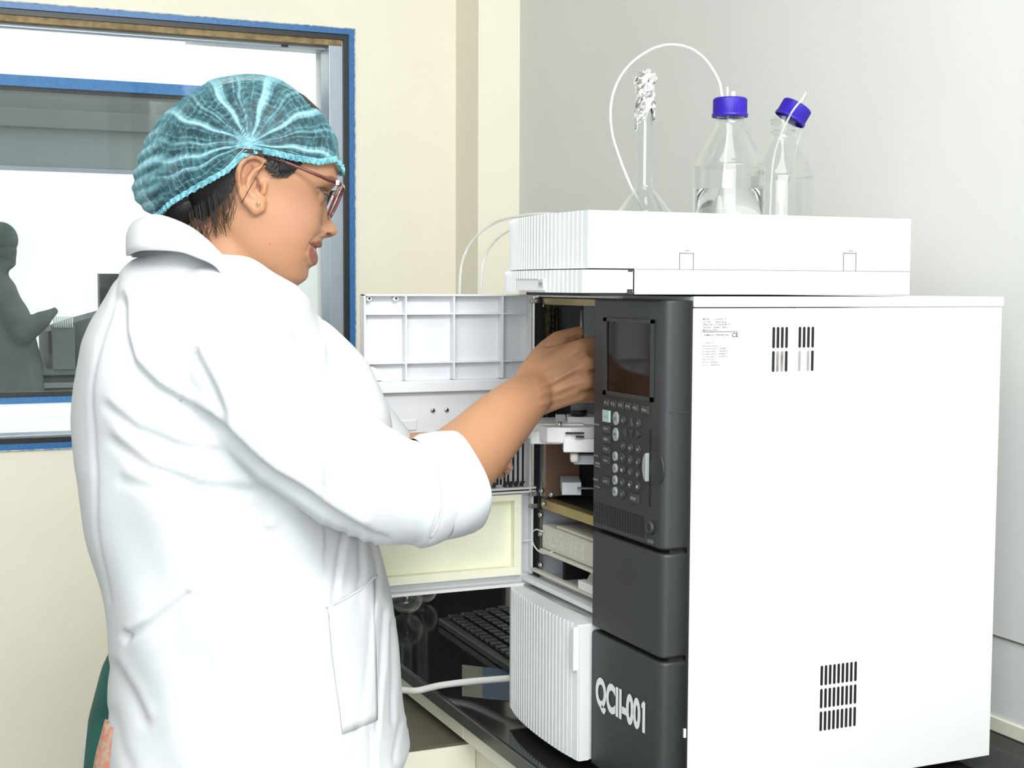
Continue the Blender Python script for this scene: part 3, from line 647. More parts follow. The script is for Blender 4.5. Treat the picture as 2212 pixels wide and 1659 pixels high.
# ================================================================== RESERVOIR TRAY ON TOP
TR = empty('reservoir_tray', (.08, .2, Z1), 'shallow white tray with ribbed curved front lying on top of the instrument', 'tray')
zt3, zm = 1.4495, 1.3905
XT = on(1270, 500, 1, 0)[0]     # front corner of the tray
TC = sm([(XT, 0.0), (XT-.001, .04), (XT-.002, .09), (XT+.004, .16), (XT+.022, .24), (XT+.06, .33), (XT+.10, .385)])
XBk = .283; YT = .388
xs, ys_ = [p[0] for p in TC], [p[1] for p in TC]
front = ribbed(TC, zm, zt3, 'x', '', None, 0, xb=XT+.112, groove=.0013, pitch=.0098)
build('ribbed_front', front, 'grey_plastic', TR)
wall_t = .003
mb = MB().box(XT+.0003, XBk, -.001, wall_t, zm, zt3).box(-.0715, XBk, -.001, wall_t, Z1+.002, zm+.001).box(XBk-wall_t, XBk, wall_t, YT, Z1+.002, zt3).box(XT+.125, XBk-wall_t, YT-wall_t, YT, Z1+.002, zt3)
mb.box(-.07, XBk-wall_t, wall_t, .2, Z1+.002, 1.419).box(-.008, XBk-wall_t, .2, YT-wall_t, Z1+.002, 1.419).box(XT+.008, -.07, wall_t, .15, zm, 1.419)
build('tray_body', mb, 'white_plastic', TR, bev=.0008)
for ua, ub in ((1466, 1497), (1820, 1848)):
    xa, xb2 = s0(ua, 560)[0], s0(ub, 560)[0]; z_ = s0(ua, 546)[2]
    cl = MB().box(xa, xa+.0007, -.0016, 0, zm, z_).box(xb2-.0007, xb2, -.0016, 0, zm, z_).box(xa, xb2, -.0016, 0, z_-.0007, z_).box(xa+.007, xb2-.005, -.0016, 0, z_+.002, z_+.0026)
    build('clip_outline', cl, 'print_faint', TR)
build('seam_line', MB().box(-.07, XBk, -.0014, 0, zm-.0005, zm), 'print_faint', TR)
DC = [(x-.006, y) for x, y in TC]
xd1 = -.0735
dz0, dz1 = Z1+.0035, zm-.0012
DR = build('drawer', MB().box(XT-.0055, xd1, -.0005, .0025, dz0, dz1).box(XT+.002, xd1, .0025, .15, dz0, dz0+.002), 'white_plastic', TR, bev=.0005)
build('drawer_front', ribbed(DC, dz0, dz1, 'x', '', None, 0, xb=XT+.10, groove=.0013, pitch=.0098), 'grey_plastic', DR)
build('drawer_gap', MB().box(XT+.01, -.0705, .0035, .15, dz1, zm+.0003).box(-.0728, -.0712, -.0006, .01, dz0-.001, zm).box(XT+.004, -.0715, .001, .16, Z1+.0003, dz0), 'black', TR)
build('drawer_catch', MB().box(-.080, -.0735, -.0009, .001, dz0-.0012, dz0+.004).box(-.079, -.0735, -.0009, .001, dz1-.002, dz1+.0005), 'charcoal_dark', DR)
pu = on(1141, 615, 0, XT+.004); pv = on(1183, 615, 0, XT-.006)
ya, yb = pv[1], pu[1]
build('finger_pull', MB().box(XT-.0105, XT+.012, ya, yb, on(1160, 627, 0, XT)[2], on(1160, 602, 0, XT)[2]), 'white_plastic', DR)
build('pull_painted_shade', MB().box(XT-.0112, XT-.010, ya+.001, ya+.013, on(1160, 619, 0, XT)[2], on(1160, 604, 0, XT)[2]).box(XT-.0113, XT-.010, ya+.013, yb, on(1160, 604, 0, XT)[2], on(1160, 602, 0, XT)[2]), 'shade_plastic', DR)  # greyer edge and top strip paint the shade of a recess
text('pull_print', 'MAX 1L', (XT-.0114, ya+.0105, on(1160, 617, 0, XT)[2]), EX, EZ, .0035, 'print_dark', DR, w=.009)

# ================================================================== GLASSWARE ON THE TRAY
def bottle(c, label, grp=None):
    t = empty('reagent_bottle', c, label, 'bottle', grp); x, y, z = c
    prof = [(.0001, .004), (.036, .002), (.041, .004), (.043, .010), (.043, .088), (.0415, .098), (.036, .110), (.027, .126), (.019, .140), (.0163, .147), (.0163, .152), (.0182, .154), (.0165, .157), (.018, .160), (.0165, .163), (.0175, .167), (.0175, .174)]
    pr = [(r_, a_) for r_, a_ in prof]; inner = [(max(r_-.0022, .0001), a_+(.002 if a_ < .02 else 0)) for r_, a_ in prof[::-1]]
    fine = [tuple(p[:2]) for p in smoothpath([(a_, b_, 0) for a_, b_ in pr], 4)]
    fin2 = [tuple(p[:2]) for p in smoothpath([(a_, b_, 0) for a_, b_ in inner], 4)]
    build('bottle_glass', MB().lathe(fine+fin2, c, 64), 'lab_glass', t)
    return t
def cap(parent, c, axis):
    n = 36; prof = [(.0198, 0), (.0215, .0005), (.0215, .004), (.0203, .0045), (.0203, .021), (.0185, .0228), (.0001, .0228), (.0001, .020), (.0175, .020), (.0175, 0)]
    m_ = MB().lathe(prof, c, 72, axis=axis); V = np.array(m_.v); az = np.array(axis, float); az /= np.linalg.norm(az)
    rel = V-np.array(c); hgt = rel@az; rad = rel-np.outer(hgt, az); R_ = np.linalg.norm(rad, axis=1)
    idx = np.arange(len(V)) % 72; sel = (R_ > .0195) & (hgt > .004); V[sel] -= (rad/(R_[:, None]+1e-9)*(.0009*(idx % 2))[:, None])[sel]
    m_.v = [tuple(p) for p in V]; return build('screw_cap', m_, 'cap_blue', parent)
ZT = 1.420
b1 = dep(1573, 500, 1.685); b1[2] = ZT
B1 = bottle(b1, 'glass bottle half full of water, blue cap screwed on straight')
cap(B1, b1+np.array((0, 0, .154)), (0, 0, 1))
zw = dep(1573, 408, 1.66)[2]-ZT
build('water', MB().lathe([(.0001, .0075), (.038, .007), (.0405, .012), (.0405, zw), (.0001, zw)], b1, 64), 'water', B1)
build('inner_tube', MB().tube(smoothpath([b1+np.array(p) for p in ((-.004, 0, .19), (-.003, 0, .14), (-.008, 0, .08), (-.010, 0, .05))], 5), .0014, 10), 'clear_tube', B1)
build('filter_stone', MB().lathe([(.0001, 0), (.004, .001), (.0045, .006), (.0035, .022), (.0001, .026)], b1+np.array((-.010, 0, .03)), 20), 'white_plastic', B1)
build('cap_nipple', MB().lathe([(.0024, 0), (.0024, .008), (.0001, .008)], b1+np.array((.003, -.002, .1765)), 14), 'tubing', B1)
gm = MB()
for k, s in enumerate(('100', '200', '300', '400')):
    text('graduation', s, (b1[0]+.012-.02*0, b1[1]-.0425, ZT+.03+.018*k), (math.cos(.35), -math.sin(-.25)*0, 0), (0, 0, 1), .005, 'print_faint', B1)
b2 = dep(1687, 500, 1.845); b2[2] = ZT
B2 = bottle(b2, 'clear glass bottle with blue cap hanging tilted over its open neck')
cap(B2, b2+np.array((.006, -.002, .170))+CR*.002, CR*.50+np.array((0, 0, .87)))
build('suction_tube', MB().tube(smoothpath([b2+np.array((-.018, 0, .03)), b2+np.array((-.014, -.001, .12)), b2+np.array((-.004, -.02, .172)), b2+CR*.012+np.array((-.0, -.024, .196)), b2+CR*.024+np.array((0, -.008, .204)), b2+CR*.034+np.array((0, .01, .185)), b2+CR*.038+np.array((0, .04, .12)), b2+CR*.03+np.array((0, .06, .02))], 6), .0015, 10), 'clear_tube', B2)
# volumetric flask with foil
f1 = dep(1391, 500, 1.665); f1[2] = ZT; 
FL = empty('volumetric_flask', f1, 'slender-necked clear volumetric flask with crumpled foil over its mouth on the tray', 'flask')
ht = dep(1391, 166, 1.665)[2]-ZT; zc = dep(1391, 410, 1.665)[2]-ZT
pr = [(.0001, .002), (.022, .001), (.031, .006), (.0385, .017), (.0385, .027), (.034, .038), (.027, .047), (.0185, zc-.008), (.0118, zc), (.0098, zc+.007), (.0094, zc+.03), (.0094, ht-.02), (.0094, ht-.004), (.011, ht-.002)]
fine = [tuple(p[:2]) for p in smoothpath([(a_, b_, 0) for a_, b_ in pr], 5)]
build('flask_glass', MB().lathe(fine+[(max(r_-.0016, .0001), z_) for r_, z_ in fine[::-1]], f1, 56), 'lab_glass', FL)
from mathutils import noise
fo = MB(); rows_ = []
nz, na = 26, 22
for i in range(nz+1):
    row = []
    for k in range(na):
        t = i/nz; a_ = 2*math.pi*(k+.5*(i % 2))/na
        side_ = math.cos(a_-math.pi)
        bot = ht-.046-.028*max(0, side_)**5-.007*math.sin(3*a_+1)
        z_ = bot*(1-t)+(ht+.004)*t
        nv = noise.noise_vector(Vector((math.cos(a_)*2.3, math.sin(a_)*2.3, t*9)))
        r_ = .0108+.0030*math.exp(-((t-.86)/.14)**2)+.0042*max(-.25, nv[0])+.0016*nv[1]
        if t > .95: r_ *= .75
        row.append(f1+CR*math.cos(a_)*r_+np.array([fw[0], fw[1], 0])*math.sin(a_)*r_+np.array((0, 0, z_+.004*nv[2])))
    rows_.append(row)
fo.loft(rows_, cap=False, smooth=False); fo.add([f1+np.array((0, 0, ht+.001))]+rows_[-1], [(0, 1+k, 1+(k+1) % na) for k in range(na)])
build('foil_cover', fo, 'foil', FL)
# tubing: the looping line from bottle cap, and two lines over the tray's back corner
D_ = 1.68
pth = [dep(u, v, 1.69+.08*math.sin(math.pi*i/13)) for i, (u, v) in enumerate(((1561, 213), (1555, 180), (1540, 150), (1518, 122), (1488, 103), (1450, 96), (1410, 105), (1365, 135), (1335, 175), (1320, 225), (1322, 285), (1340, 345), (1362, 400), (1375, 425)))]
pth = [b1+np.array((-.003, 0, .165))]+pth+[dep(1392, 462, 1.70)]
build('looped_tubing', MB().tube(smoothpath(pth, 8), .0017, 10), 'clear_tube', label='thin clear tubing looping high from the blue-capped bottle down behind the flask', cat='tubing')
def tubing(pts, r_, label): build('tubing', MB().tube(smoothpath(pts, 8), r_, 10), 'clear_tube', label=label, cat='tubing')
tubing([dep(1230, 466, 1.80), dep(1180, 462, 1.82), dep(1125, 466, 1.86), dep(1070, 480, 1.92), dep(1025, 515, 1.95), dep(1000, 560, 1.96), dep(993, 620, 1.96), dep(995, 700, 1.96)], .0021, 'clear tube curving off the tray corner down behind the open door, outer one')
tubing([dep(1225, 470, 1.78), dep(1165, 474, 1.80), dep(1110, 492, 1.84), dep(1070, 520, 1.88), dep(1048, 555, 1.90), dep(1040, 600, 1.90), dep(1040, 690, 1.90)], .0016, 'clear tube curving off the tray corner down behind the open door, inner one')

# ================================================================== THINGS ON THE BENCH BEHIND
k1 = on(947, 1328, 2, .818); k2 = on(1103, 1432, 2, .818)
ev = (k2-k1)/np.linalg.norm(k2-k1); en = np.array((-ev[1], ev[0], 0)); 
if en[0] < 0: en = -en
KB = empty('keyboard', (k1+k2)/2*np.array((1, 1, 0))+np.array((0, 0, .80)), 'black computer keyboard lying on the bench under the open door', 'keyboard')
Lk, Wk = .44, .15
base = MB(); P = [k1, k1+ev*Lk, k1+ev*Lk+en*Wk, k1+en*Wk]
zb_ = .8005; bv = [(p[0], p[1], zb_) for p in P]+[(P[0][0], P[0][1], .812), (P[1][0], P[1][1], .812), (P[2][0], P[2][1], .824), (P[3][0], P[3][1], .824)]
base.add(bv, [(3, 2, 1, 0), (4, 5, 6, 7), (0, 1, 5, 4), (1, 2, 6, 5), (2, 3, 7, 6), (3, 0, 4, 7)])
build('keyboard_case', base, 'keyboard_black', KB, bev=.0015)
for r_ in range(6):
    for c_ in range(20):
        if (r_*20+c_) >= 100: continue
        s_ = .012+c_*.0215; t_ = .012+r_*.0225; p = k1+ev*(s_+.009)+en*(t_+.009); zz = .8125+.012*(t_+.009)/Wk
        kk = build('key', MB().obox((p[0], p[1], zz+.003), ev*.0085, en*.0085, (0, 0, .003)), 'keyboard_black', KB, bev=.001)
        build('key_print', MB().obox((p[0], p[1], zz+.0061), ev*.0022, en*.0015, (0, 0, .0001)), 'print_grey', kk)
def bulb(c, r_, label, tall=.02):
    t = empty('round_bottom_flask', c, label, 'flask', 'round flasks on the bench')
    n = 24; pr = [(.0001, .0012)]+[(r_*math.sin(a_), r_-r_*math.cos(a_)) for a_ in np.linspace(.42, math.pi-.32, n)]+[(.0090, r_*2+.006), (.0085, r_*2+.10), (.0110, r_*2+.104)]
    inn = [(max(p[0]-.0018, .0001), p[1]+(.002 if i < 2 else 0)) for i, p in enumerate(pr)][::-1]
    build('flask_bulb', MB().lathe(pr+inn, c, 48), 'lab_glass', t)
    build('neck_rim', MB().lathe([(.0085, r_*2+.100), (.012, r_*2+.100), (.012, r_*2+.104), (.0085, r_*2+.104)], c, 32), 'lab_glass', t)
c1 = on(878, 1325, 2, .80); bulb(c1, .029, 'clear round-bulbed flask standing on the black bench, the nearer and larger in view')
c2 = on(913, 1303, 2, .80); bulb(c2, .027, 'clear round-bulbed flask on the black bench, half hidden behind another')
hp = [on(780, 1500, 0, -.20), on(860, 1491, 0, -.14), on(900, 1492, 0, -.11), on(950, 1481, 0, -.08), on(1020, 1472, 0, -.04), on(1110, 1465, 0, .0), on(1150, 1463, 0, .03)]
hp = [p if p[2] > .806 or p[0] < -.09 else np.array((p[0], p[1], .8065)) for p in hp]
build('white_hose', MB().tube(smoothpath(hp, 8), .0047, 16), 'tubing', label='white plastic hose coming round the ribbed cover and over the bench edge', cat='hose')
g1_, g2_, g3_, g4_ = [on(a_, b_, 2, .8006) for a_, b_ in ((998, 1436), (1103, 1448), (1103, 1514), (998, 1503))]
LFm = build('reflection_card', MB().prism([(p[0], p[1]) for p in (g1_, g2_, g3_, g4_)], .8003, .8009), 'box_reflection_grey', label='flat card painted as a dull grey and dark blue box reflection on the bench left of the ribbed cover', cat='reflection_card')  # flat card coloured as the reflection of a box in the granite
h1_, h4_ = g1_*.58+g2_*.42, g4_*.58+g3_*.42; build('blue_reflection', MB().prism([(p[0], p[1]) for p in (h1_, g2_, g3_, h4_)], .8009, .8011), 'box_reflection_blue', LFm)

MO = empty('monitor', (.27, 1.45, .8), 'black flat monitor on the bench behind the open door, mirrored in the granite', 'monitor')
build('screen_case', MB().box(.135, .414, 1.44, 1.475, .835, 1.20), 'keyboard_black', MO, bev=.004)
build('screen_face', MB().box(.145, .404, 1.438, 1.4405, .850, 1.19), 'screen', MO)
build('stand', MB().box(.15, .40, 1.40, 1.55, .8005, .812).box(.20, .35, 1.455, 1.47, .812, .84), 'keyboard_black', MO, bev=.002)

# ================================================================== THE WOMAN
PE = empty('person', (P0[0], P0[1], 0), 'woman in white lab coat, blue hair net and glasses reaching into the instrument', 'person')
vi = lambda tab, v, j: np.interp(v, [r_[0] for r_ in tab], [r_[j] for r_ in tab])
HD = [(176, 520, 560, 10), (182, 495, 592, 22), (190, 462, 620, 38), (210, 425, 658, 55), (240, 397, 690, 66), (270, 382, 708, 71), (300, 374, 718, 74), (340, 372, 725, 75), (370, 378, 727, 75),
      (385, 381, 727, 74), (400, 386, 722, 73), (410, 390, 714, 72), (425, 396, 705, 71), (440, 402, 699, 70.5), (455, 410, 696, 70), (470, 415, 693, 70), (490, 425, 690, 69), (505, 436, 687, 68), (520, 448, 684, 67), (535, 460, 680, 65),
      (550, 478, 676, 62), (565, 500, 670, 58), (577, 520, 665, 53), (590, 540, 663, 46), (600, 555, 660, 40), (608, 570, 654, 33), (616, 590, 644, 24), (624, 605, 625, 12)]
PR = [(340, 725), (367, 730), (380, 729), (390, 728), (398, 725), (410, 716), (422, 709), (435, 706), (445, 706), (455, 708), (470, 713), (478, 719), (488, 726), (495, 729.5), (502, 729.5), (507, 727), (511, 721), (513.5, 709), (515, 697), (520, 694.5), (524, 695), (528, 697), (533, 695.5), (536, 691), (539, 684), (542, 681), (545, 683.5), (551, 686.5), (559, 687.5), (568, 686), (573, 682), (577, 671), (582, 666.5), (590, 666.5), (599, 665), (606, 659), (612, 651), (619, 638)]
SG = [(340, 40), (380, 32), (400, 24), (425, 11), (445, 9), (470, 10), (490, 13.5), (508, 14), (514, 13), (520, 20), (540, 23), (565, 22), (577, 24), (600, 26), (625, 24)]
def head_rings(inflate=0., vmax=626, n=128):
    rings = []
    for v in np.linspace(178, vmax, 170):
        uB, uF, w = vi(HD, v, 1), vi(HD, v, 2), vi(HD, v, 3)/1000; ring = []
        pro = vi([(a_, b_) for a_, b_ in PR], v, 1) if v > 341 else uF; sg = vi(SG, v, 1)/1000
        uc = uB+(uF-uB)*.47
        for k in range(n):
            a_ = 2*math.pi*k/n; ca, sa = math.cos(a_), math.sin(a_)
            ex = .86 if ca > 0 else 1.
            X_ = (abs(ca)**ex)*math.copysign(1, ca); Y_ = abs(sa)**(.92 if ca < 0 else .92-.16*min(1, ca*2)*min(1, max(0, (v-370)/40)))*math.copysign(1, sa)
            yy = w*Y_; uu = uc+((uF-uc) if ca > 0 else (uc-uB))*X_
            if ca > 0:
                uu += (pro-uF)*math.exp(-(yy/sg)**2)*(min(1, ca*2.2))
                e_ = math.exp(-((abs(yy)-.031)/.014)**2)*math.exp(-((v-424)/17)**2); uu -= 9*e_*ca
                uu += 9*math.exp(-((abs(yy)-.043)/.02)**2)*math.exp(-((v-485)/30)**2)*ca      # cheek
                uu += 9*math.exp(-((abs(yy)-.0145)/.006)**2)*math.exp(-((v-503)/9)**2)       # nostril wing
                uu += 5*math.exp(-((abs(yy)-.022)/.02)**2)*math.exp(-((v-397)/8)**2)*ca      # brow ridge
            ring.append(pp(uu, v, yy))
        rings.append(ring)
    return rings
bd = MB(); bd.loft(head_rings())
bd.caps([pp(520, 500), pp(470, 590), pp(420, 700)], [.057, .062, .072], 32)
bd.caps([pp(595, 575), pp(520, 590)], [.03, .045], 24)
for s_ in (-1, 1):
    e = lambda u, v, w_: pp(u, v, s_*w_)
    hx = [(574, 369), (563, 357), (547, 351), (530, 355), (518, 368), (512, 388), (514, 410), (521, 430), (532, 448)]
    bd.caps([e(u, v, .076+.006*math.sin(math.pi*i/8)) for i, (u, v) in enumerate(hx)], [.0028, .0032, .0034, .0034, .0034, .0034, .0034, .0036, .0042])
    bd.ell(e(551, 452, .076), .0095, .0042, .0105, ex=PXE, ey=PN); bd.caps([e(535, 448, .078), e(549, 463, .0765), e(561, 458, .074), e(564, 440, .072)], [.0045, .005, .005, .004])
    bd.caps([e(u, v, .0775) for u, v in ((563, 372), (547, 380), (535, 398), (533, 416), (541, 432), (551, 437))], [.0022, .0026, .003, .003, .003, .0028])
    bd.caps([e(568, 408, .0745), e(566, 424, .0745)], [.0034, .0032])
    bd.ell(e(540, 405, .0725), .0125, .004, .024, ex=PXE, ey=PN)
    bd.ell(e(704, 424, .031), .009, .012, .0062, ex=PXE, ey=PN) if False else None
# eyelids
for s_ in (-1, 1): bd.ell(pp(679, 427, s_*.0295), .0118, .0118, .0112, ex=PXE, ey=PN)
# arms and hands
def A(u, v, D): return dep(u, v, D)
# right arm: shoulder - elbow - wrist
bd.caps([A(505, 770, 1.49), A(700, 960, 1.475), A(905, 1075, 1.50)], [.05, .046, .043], 24)
bd.caps([A(905, 1065, 1.505), A(960, 1027, 1.52), A(1020, 975, 1.55), A(1080, 912, 1.59), A(1120, 873, 1.62), A(1150, 846, 1.645)], [.046, .0455, .0415, .0365, .0315, .0275], 28)
nrm = np.array([PXE[0]*.6, PXE[1]*.6, 0])-np.array((0, 0, .8))
perp = CR*.596-CU*.803
for s_, rr in (): bd.caps([A(1075, 915, 1.592)+perp*s_*.010, A(1112, 878, 1.617)+perp*s_*.0085, A(1146, 848, 1.642)+perp*s_*.0105], [.0265, .0228, rr], 24)
mcp = [A(1250, 752, 1.655), A(1266, 787, 1.650), A(1264, 822, 1.652), A(1248, 851, 1.660)]
wst = [A(1150, 822, 1.648), A(1150, 838, 1.642), A(1151, 856, 1.642), A(1155, 873, 1.648)]
for a_, b_, r1, r2 in zip(wst, mcp, (.0175, .0185, .0180, .0165), (.0118, .0118, .0113, .0104)): bd.caps([a_, (a_+b_)/2+np.array((0, 0, .001)), b_], [r1, (r1+r2)/2, r2])
fing = [([(1250, 752, 1.655), (1292, 742, 1.672), (1296, 757, 1.700), (1268, 768, 1.722)], [.0112, .0092, .0082, .0072]),
        ([(1266, 787, 1.650), (1306, 778, 1.672), (1306, 792, 1.702), (1270, 800, 1.726)], [.0114, .0094, .0084, .0074]),
        ([(1264, 822, 1.652), (1301, 820, 1.674), (1302, 830, 1.704), (1268, 832, 1.728)], [.0110, .0090, .0080, .0070]),
        ([(1248, 851, 1.660), (1280, 852, 1.678), (1280, 858, 1.704), (1255, 862, 1.722)], [.0102, .0080, .0072, .0064])]
for P_, r_ in fing: bd.caps([A(*p) for p in P_], r_)
bd.caps([A(1138, 812, 1.650), A(1168, 768, 1.662), A(1206, 733, 1.676), A(1250, 718, 1.690)], [.0150, .0135, .0105, .0078])
bd.caps([A(1160, 812, 1.655), A(1195, 770, 1.662), A(1232, 752, 1.664)], [.016, .0135, .010])
bd.ell(A(1205, 812, 1.662), .034, .013, .034, ex=CR, ey=PN)
# left arm and hand behind it
bd.caps([A(560, 800, 1.78), A(720, 960, 1.74), A(830, 1015, 1.71)], [.05, .045, .04], 20)
bd.caps([A(830, 1010, 1.71), A(900, 988, 1.715), A(958, 972, 1.722)], [.038, .032, .024], 20)
for u, v, D, L_ in ((1018, 950, 1.715, 0), (1020, 962, 1.735, 1), (1015, 975, 1.752, 2), (1005, 985, 1.765, 3)):
    bd.caps([A(955, 968, 1.725+.004*L_), A(u, v, D)], [.018, .0105])
    bd.caps([A(u, v, D), A(u+42-2*L_, v+12+L_*2, D-.002), A(u+70-4*L_, v+38, D-.004), A(u+86-8*L_, v+62-L_*3, D-.006)], [.0105, .0088, .0078, .0068])
bd.caps([A(950, 955, 1.71), A(985, 940, 1.70), A(1008, 930, 1.70), A(1030, 945, 1.70)], [.014, .011, .009, .0075])
# trunk and legs (under the clothes)
TS = [(600, 360, 560, .09), (640, 300, 600, .13), (720, 225, 660, .155), (850, 190, 740, .165), (1000, 190, 765, .16), (1150, 215, 770, .15), (1300, 250, 800, .16), (1450, 262, 815, .165), (1600, 265, 800, .165), (1750, 280, 780, .15)]
def body_ring(uL, uR, v, b_, n=40, ex=.9, w0=0.):
    uc = (uL+uR)/2; r_ = (uR-uL)/2
    return [pp(uc+r_*math.copysign(abs(math.cos(2*math.pi*k/n))**ex, math.cos(2*math.pi*k/n)), v, w0+b_*math.copysign(abs(math.sin(2*math.pi*k/n))**ex, math.sin(2*math.pi*k/n))) for k in range(n)]
bd.loft([body_ring(vi(TS, v, 1)+12, vi(TS, v, 2)-14, v, vi(TS, v, 3)-.012) for v in range(600, 1751, 25)])
for s_ in (-1, 1):
    hp_ = pp(540, 1700, s_*.08); kn = hp_.copy(); kn[2] = .46; an = hp_.copy(); an[2] = .10; bd.caps([hp_, kn, an], [.085, .055, .038], 16)
    ft_ = an.copy(); ft_[2] = .045; bd.caps([ft_-PXE*.03, ft_+PXE*.14], [.04, .032], 12)
me = remesh(bd, .0017, 7, .5)
V, N = mesh_np(me); u, v, w = to_uvw(V)
# creases and tendons
ed = np.empty(len(me.edges)*2, dtype=np.int64); me.edges.foreach_get('vertices', ed); ed = ed.reshape(-1, 2)
deg = np.bincount(ed.ravel(), minlength=len(V)).astype(float)
def local_smooth(V, msk, it):
    for _ in range(it):
        S_ = np.stack([np.bincount(ed[:, 0], V[ed[:, 1], c], len(V))+np.bincount(ed[:, 1], V[ed[:, 0], c], len(V)) for c in range(3)], 1)/deg[:, None]
        V = V+msk[:, None]*.6*(S_-V)
    return V
D0 = (V-CAM)@fw; pu0 = 1106+F*((V-CAM)@CR)/D0; pv0 = 829.5-F*((V-CAM)@CU)/D0
V = local_smooth(V, ((pu0 > 860) & (pu0 < 1175) & (pv0 > 740)).astype(float)*np.clip((1180-pu0)/40, 0, 1), 60)
V = local_smooth(V, ((pu0 > 1120) & (D0 < 1.72) & (pv0 > 690)).astype(float), 5)
mnk = ((u < 600) & (v > 440) & (v < 660) & (pu0 < 640)).astype(float)*(np.hypot(u-545, v-410) > 75); V = local_smooth(V, mnk, 25)
me.vertices.foreach_set('co', V.ravel()); me.update(); V, N = mesh_np(me); u, v, w = to_uvw(V)
near = w < .02; D3 = (V-CAM)@fw; pu_ = 1106+F*((V-CAM)@CR)/D3; pv_ = 829.5-F*((V-CAM)@CU)/D3
hd = (u > 370) & (v < 640) & (np.abs(w) < .11) & (u < 760)
disp = np.zeros(len(V))
aw = np.abs(w)
disp -= .0018*stroke2(u, v, [(696, 505), (682, 512), (668, 528), (660, 545)], 4.5)*hd*(aw > .012)
disp -= .0022*stroke2(u, v, [(668, 529), (678, 537), (692, 539)], 2.6)*hd
disp -= .0012*stroke2(u, v, [(664, 577), (655, 565)], 5)*hd
disp -= .0020*stroke2(u, v, [(682, 414), (695, 413), (707, 418)], 3)*hd*(aw > .014)
disp -= .0035*stroke2(u, v, [(552, 400), (555, 418)], 6)*hd*(aw > .06)
disp -= .003*stroke2(u, v, [(540, 372), (528, 388)], 4)*hd*(aw > .06)
disp -= .0025*stroke2(u, v, [(706, 507), (712, 508)], 3)*hd*(aw > .004)*(aw < .02)
hand = (pu_ > 1120) & (D3 < 1.70) & (pv_ > 690) & (pv_ < 930)
for P_ in ([(1160, 822), (1200, 790), (1250, 755)], [(1165, 838), (1215, 812), (1264, 788)], [(1168, 852), (1220, 835), (1262, 822)], [(1170, 872), (1210, 862), (1248, 851)]): disp += .0013*stroke2(pu_, pv_, P_, 6)*hand
for P_ in ([(1195, 815), (1240, 785)], [(1195, 838), (1245, 808)], [(1195, 862), (1240, 842)]): disp -= .0016*stroke2(pu_, pv_, P_, 7)*hand
disp -= .0022*stroke2(pu_, pv_, [(1180, 748), (1215, 738), (1248, 728)], 3.5)*hand
disp -= .0018*stroke2(pu_, pv_, [(1276, 765), (1300, 762)], 4)*hand; disp -= .0018*stroke2(pu_, pv_, [(1276, 803), (1300, 802)], 4)*hand
V = V+N*disp[:, None]
# skin tone, lips, brows; shade painted into eye sockets, ear hollows, nostrils
base = np.array((.44, .228, .124)); tone = np.tile(base, (len(V), 1))
nz_ = np.sin(V@np.array((61., 47, 33)))*np.sin(V@np.array((29., -53, 71)))
tone *= (1+.03*nz_)[:, None]
def blend(mask, col):
    global tone
    m_ = np.clip(mask, 0, 1)[:, None]; tone = tone*(1-m_)+np.array(col)*m_
blend(.45*hd*np.exp(-((u-640)/60)**2-((v-470)/55)**2), (.45, .235, .165))
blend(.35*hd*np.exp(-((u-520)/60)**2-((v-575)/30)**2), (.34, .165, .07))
blend(.5*hd*np.exp(-((u-700)/14)**2-((v-424)/16)**2)*(aw > .012), (.25, .11, .05))
blend(hd*inpoly(u, v, [(668, 528), (676, 524), (686, 522), (699, 520), (699, 534), (692, 539), (680, 537)])*.9, (.21, .062, .048))
blend(hd*inpoly(u, v, [(669, 533), (680, 541), (690, 545), (692, 570), (684, 577), (674, 573), (666, 560), (664, 545)])*.85, (.27, .088, .066))
blend(hd*inpoly(u, v, [(669, 530), (680, 536), (679, 545), (670, 538)])*(aw < .024)*.9, (.5, .46, .42))
blend(hd*stroke2(u, v, [(671, 531), (681, 537), (693, 539)], 1.8)*.85, (.16, .03, .03))
blend(hd*stroke2(u, v, [(700, 391), (712, 389), (722, 392), (727, 396)], 3.6)*(aw > .006)*.9, (.06, .03, .02))
blend(hd*stroke2(u, v, [(690, 416), (700, 419), (709, 425)], 3.0)*(aw > .012)*(aw < .05), (.03, .015, .012))
blend(hd*inpoly(u, v, [(549, 392), (558, 398), (559, 428), (553, 418)])*(aw > .055)*.8, (.16, .05, .03))
blend(hd*stroke2(u, v, [(545, 368), (530, 384), (526, 392)], 3.5)*(aw > .06)*.6, (.35, .13, .07))
blend(hd*(aw > .004)*(aw < .022)*np.exp(-((u-710)/8)**2-((v-509)/3.)**2), (.14, .03, .02))
blend(hd*np.exp(-((u-580.)/1.6)**2-((v-531)/1.6)**2), (.3, .12, .06))
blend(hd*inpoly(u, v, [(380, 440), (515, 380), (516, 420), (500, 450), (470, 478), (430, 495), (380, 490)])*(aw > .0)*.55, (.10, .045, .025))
tips = (np.abs(pu_-1102) < 9) & (np.abs(pv_-1016) < 8); blend(tips*.5, (.5, .26, .23))
finish('body', me, V, 'skin', PE, tone)
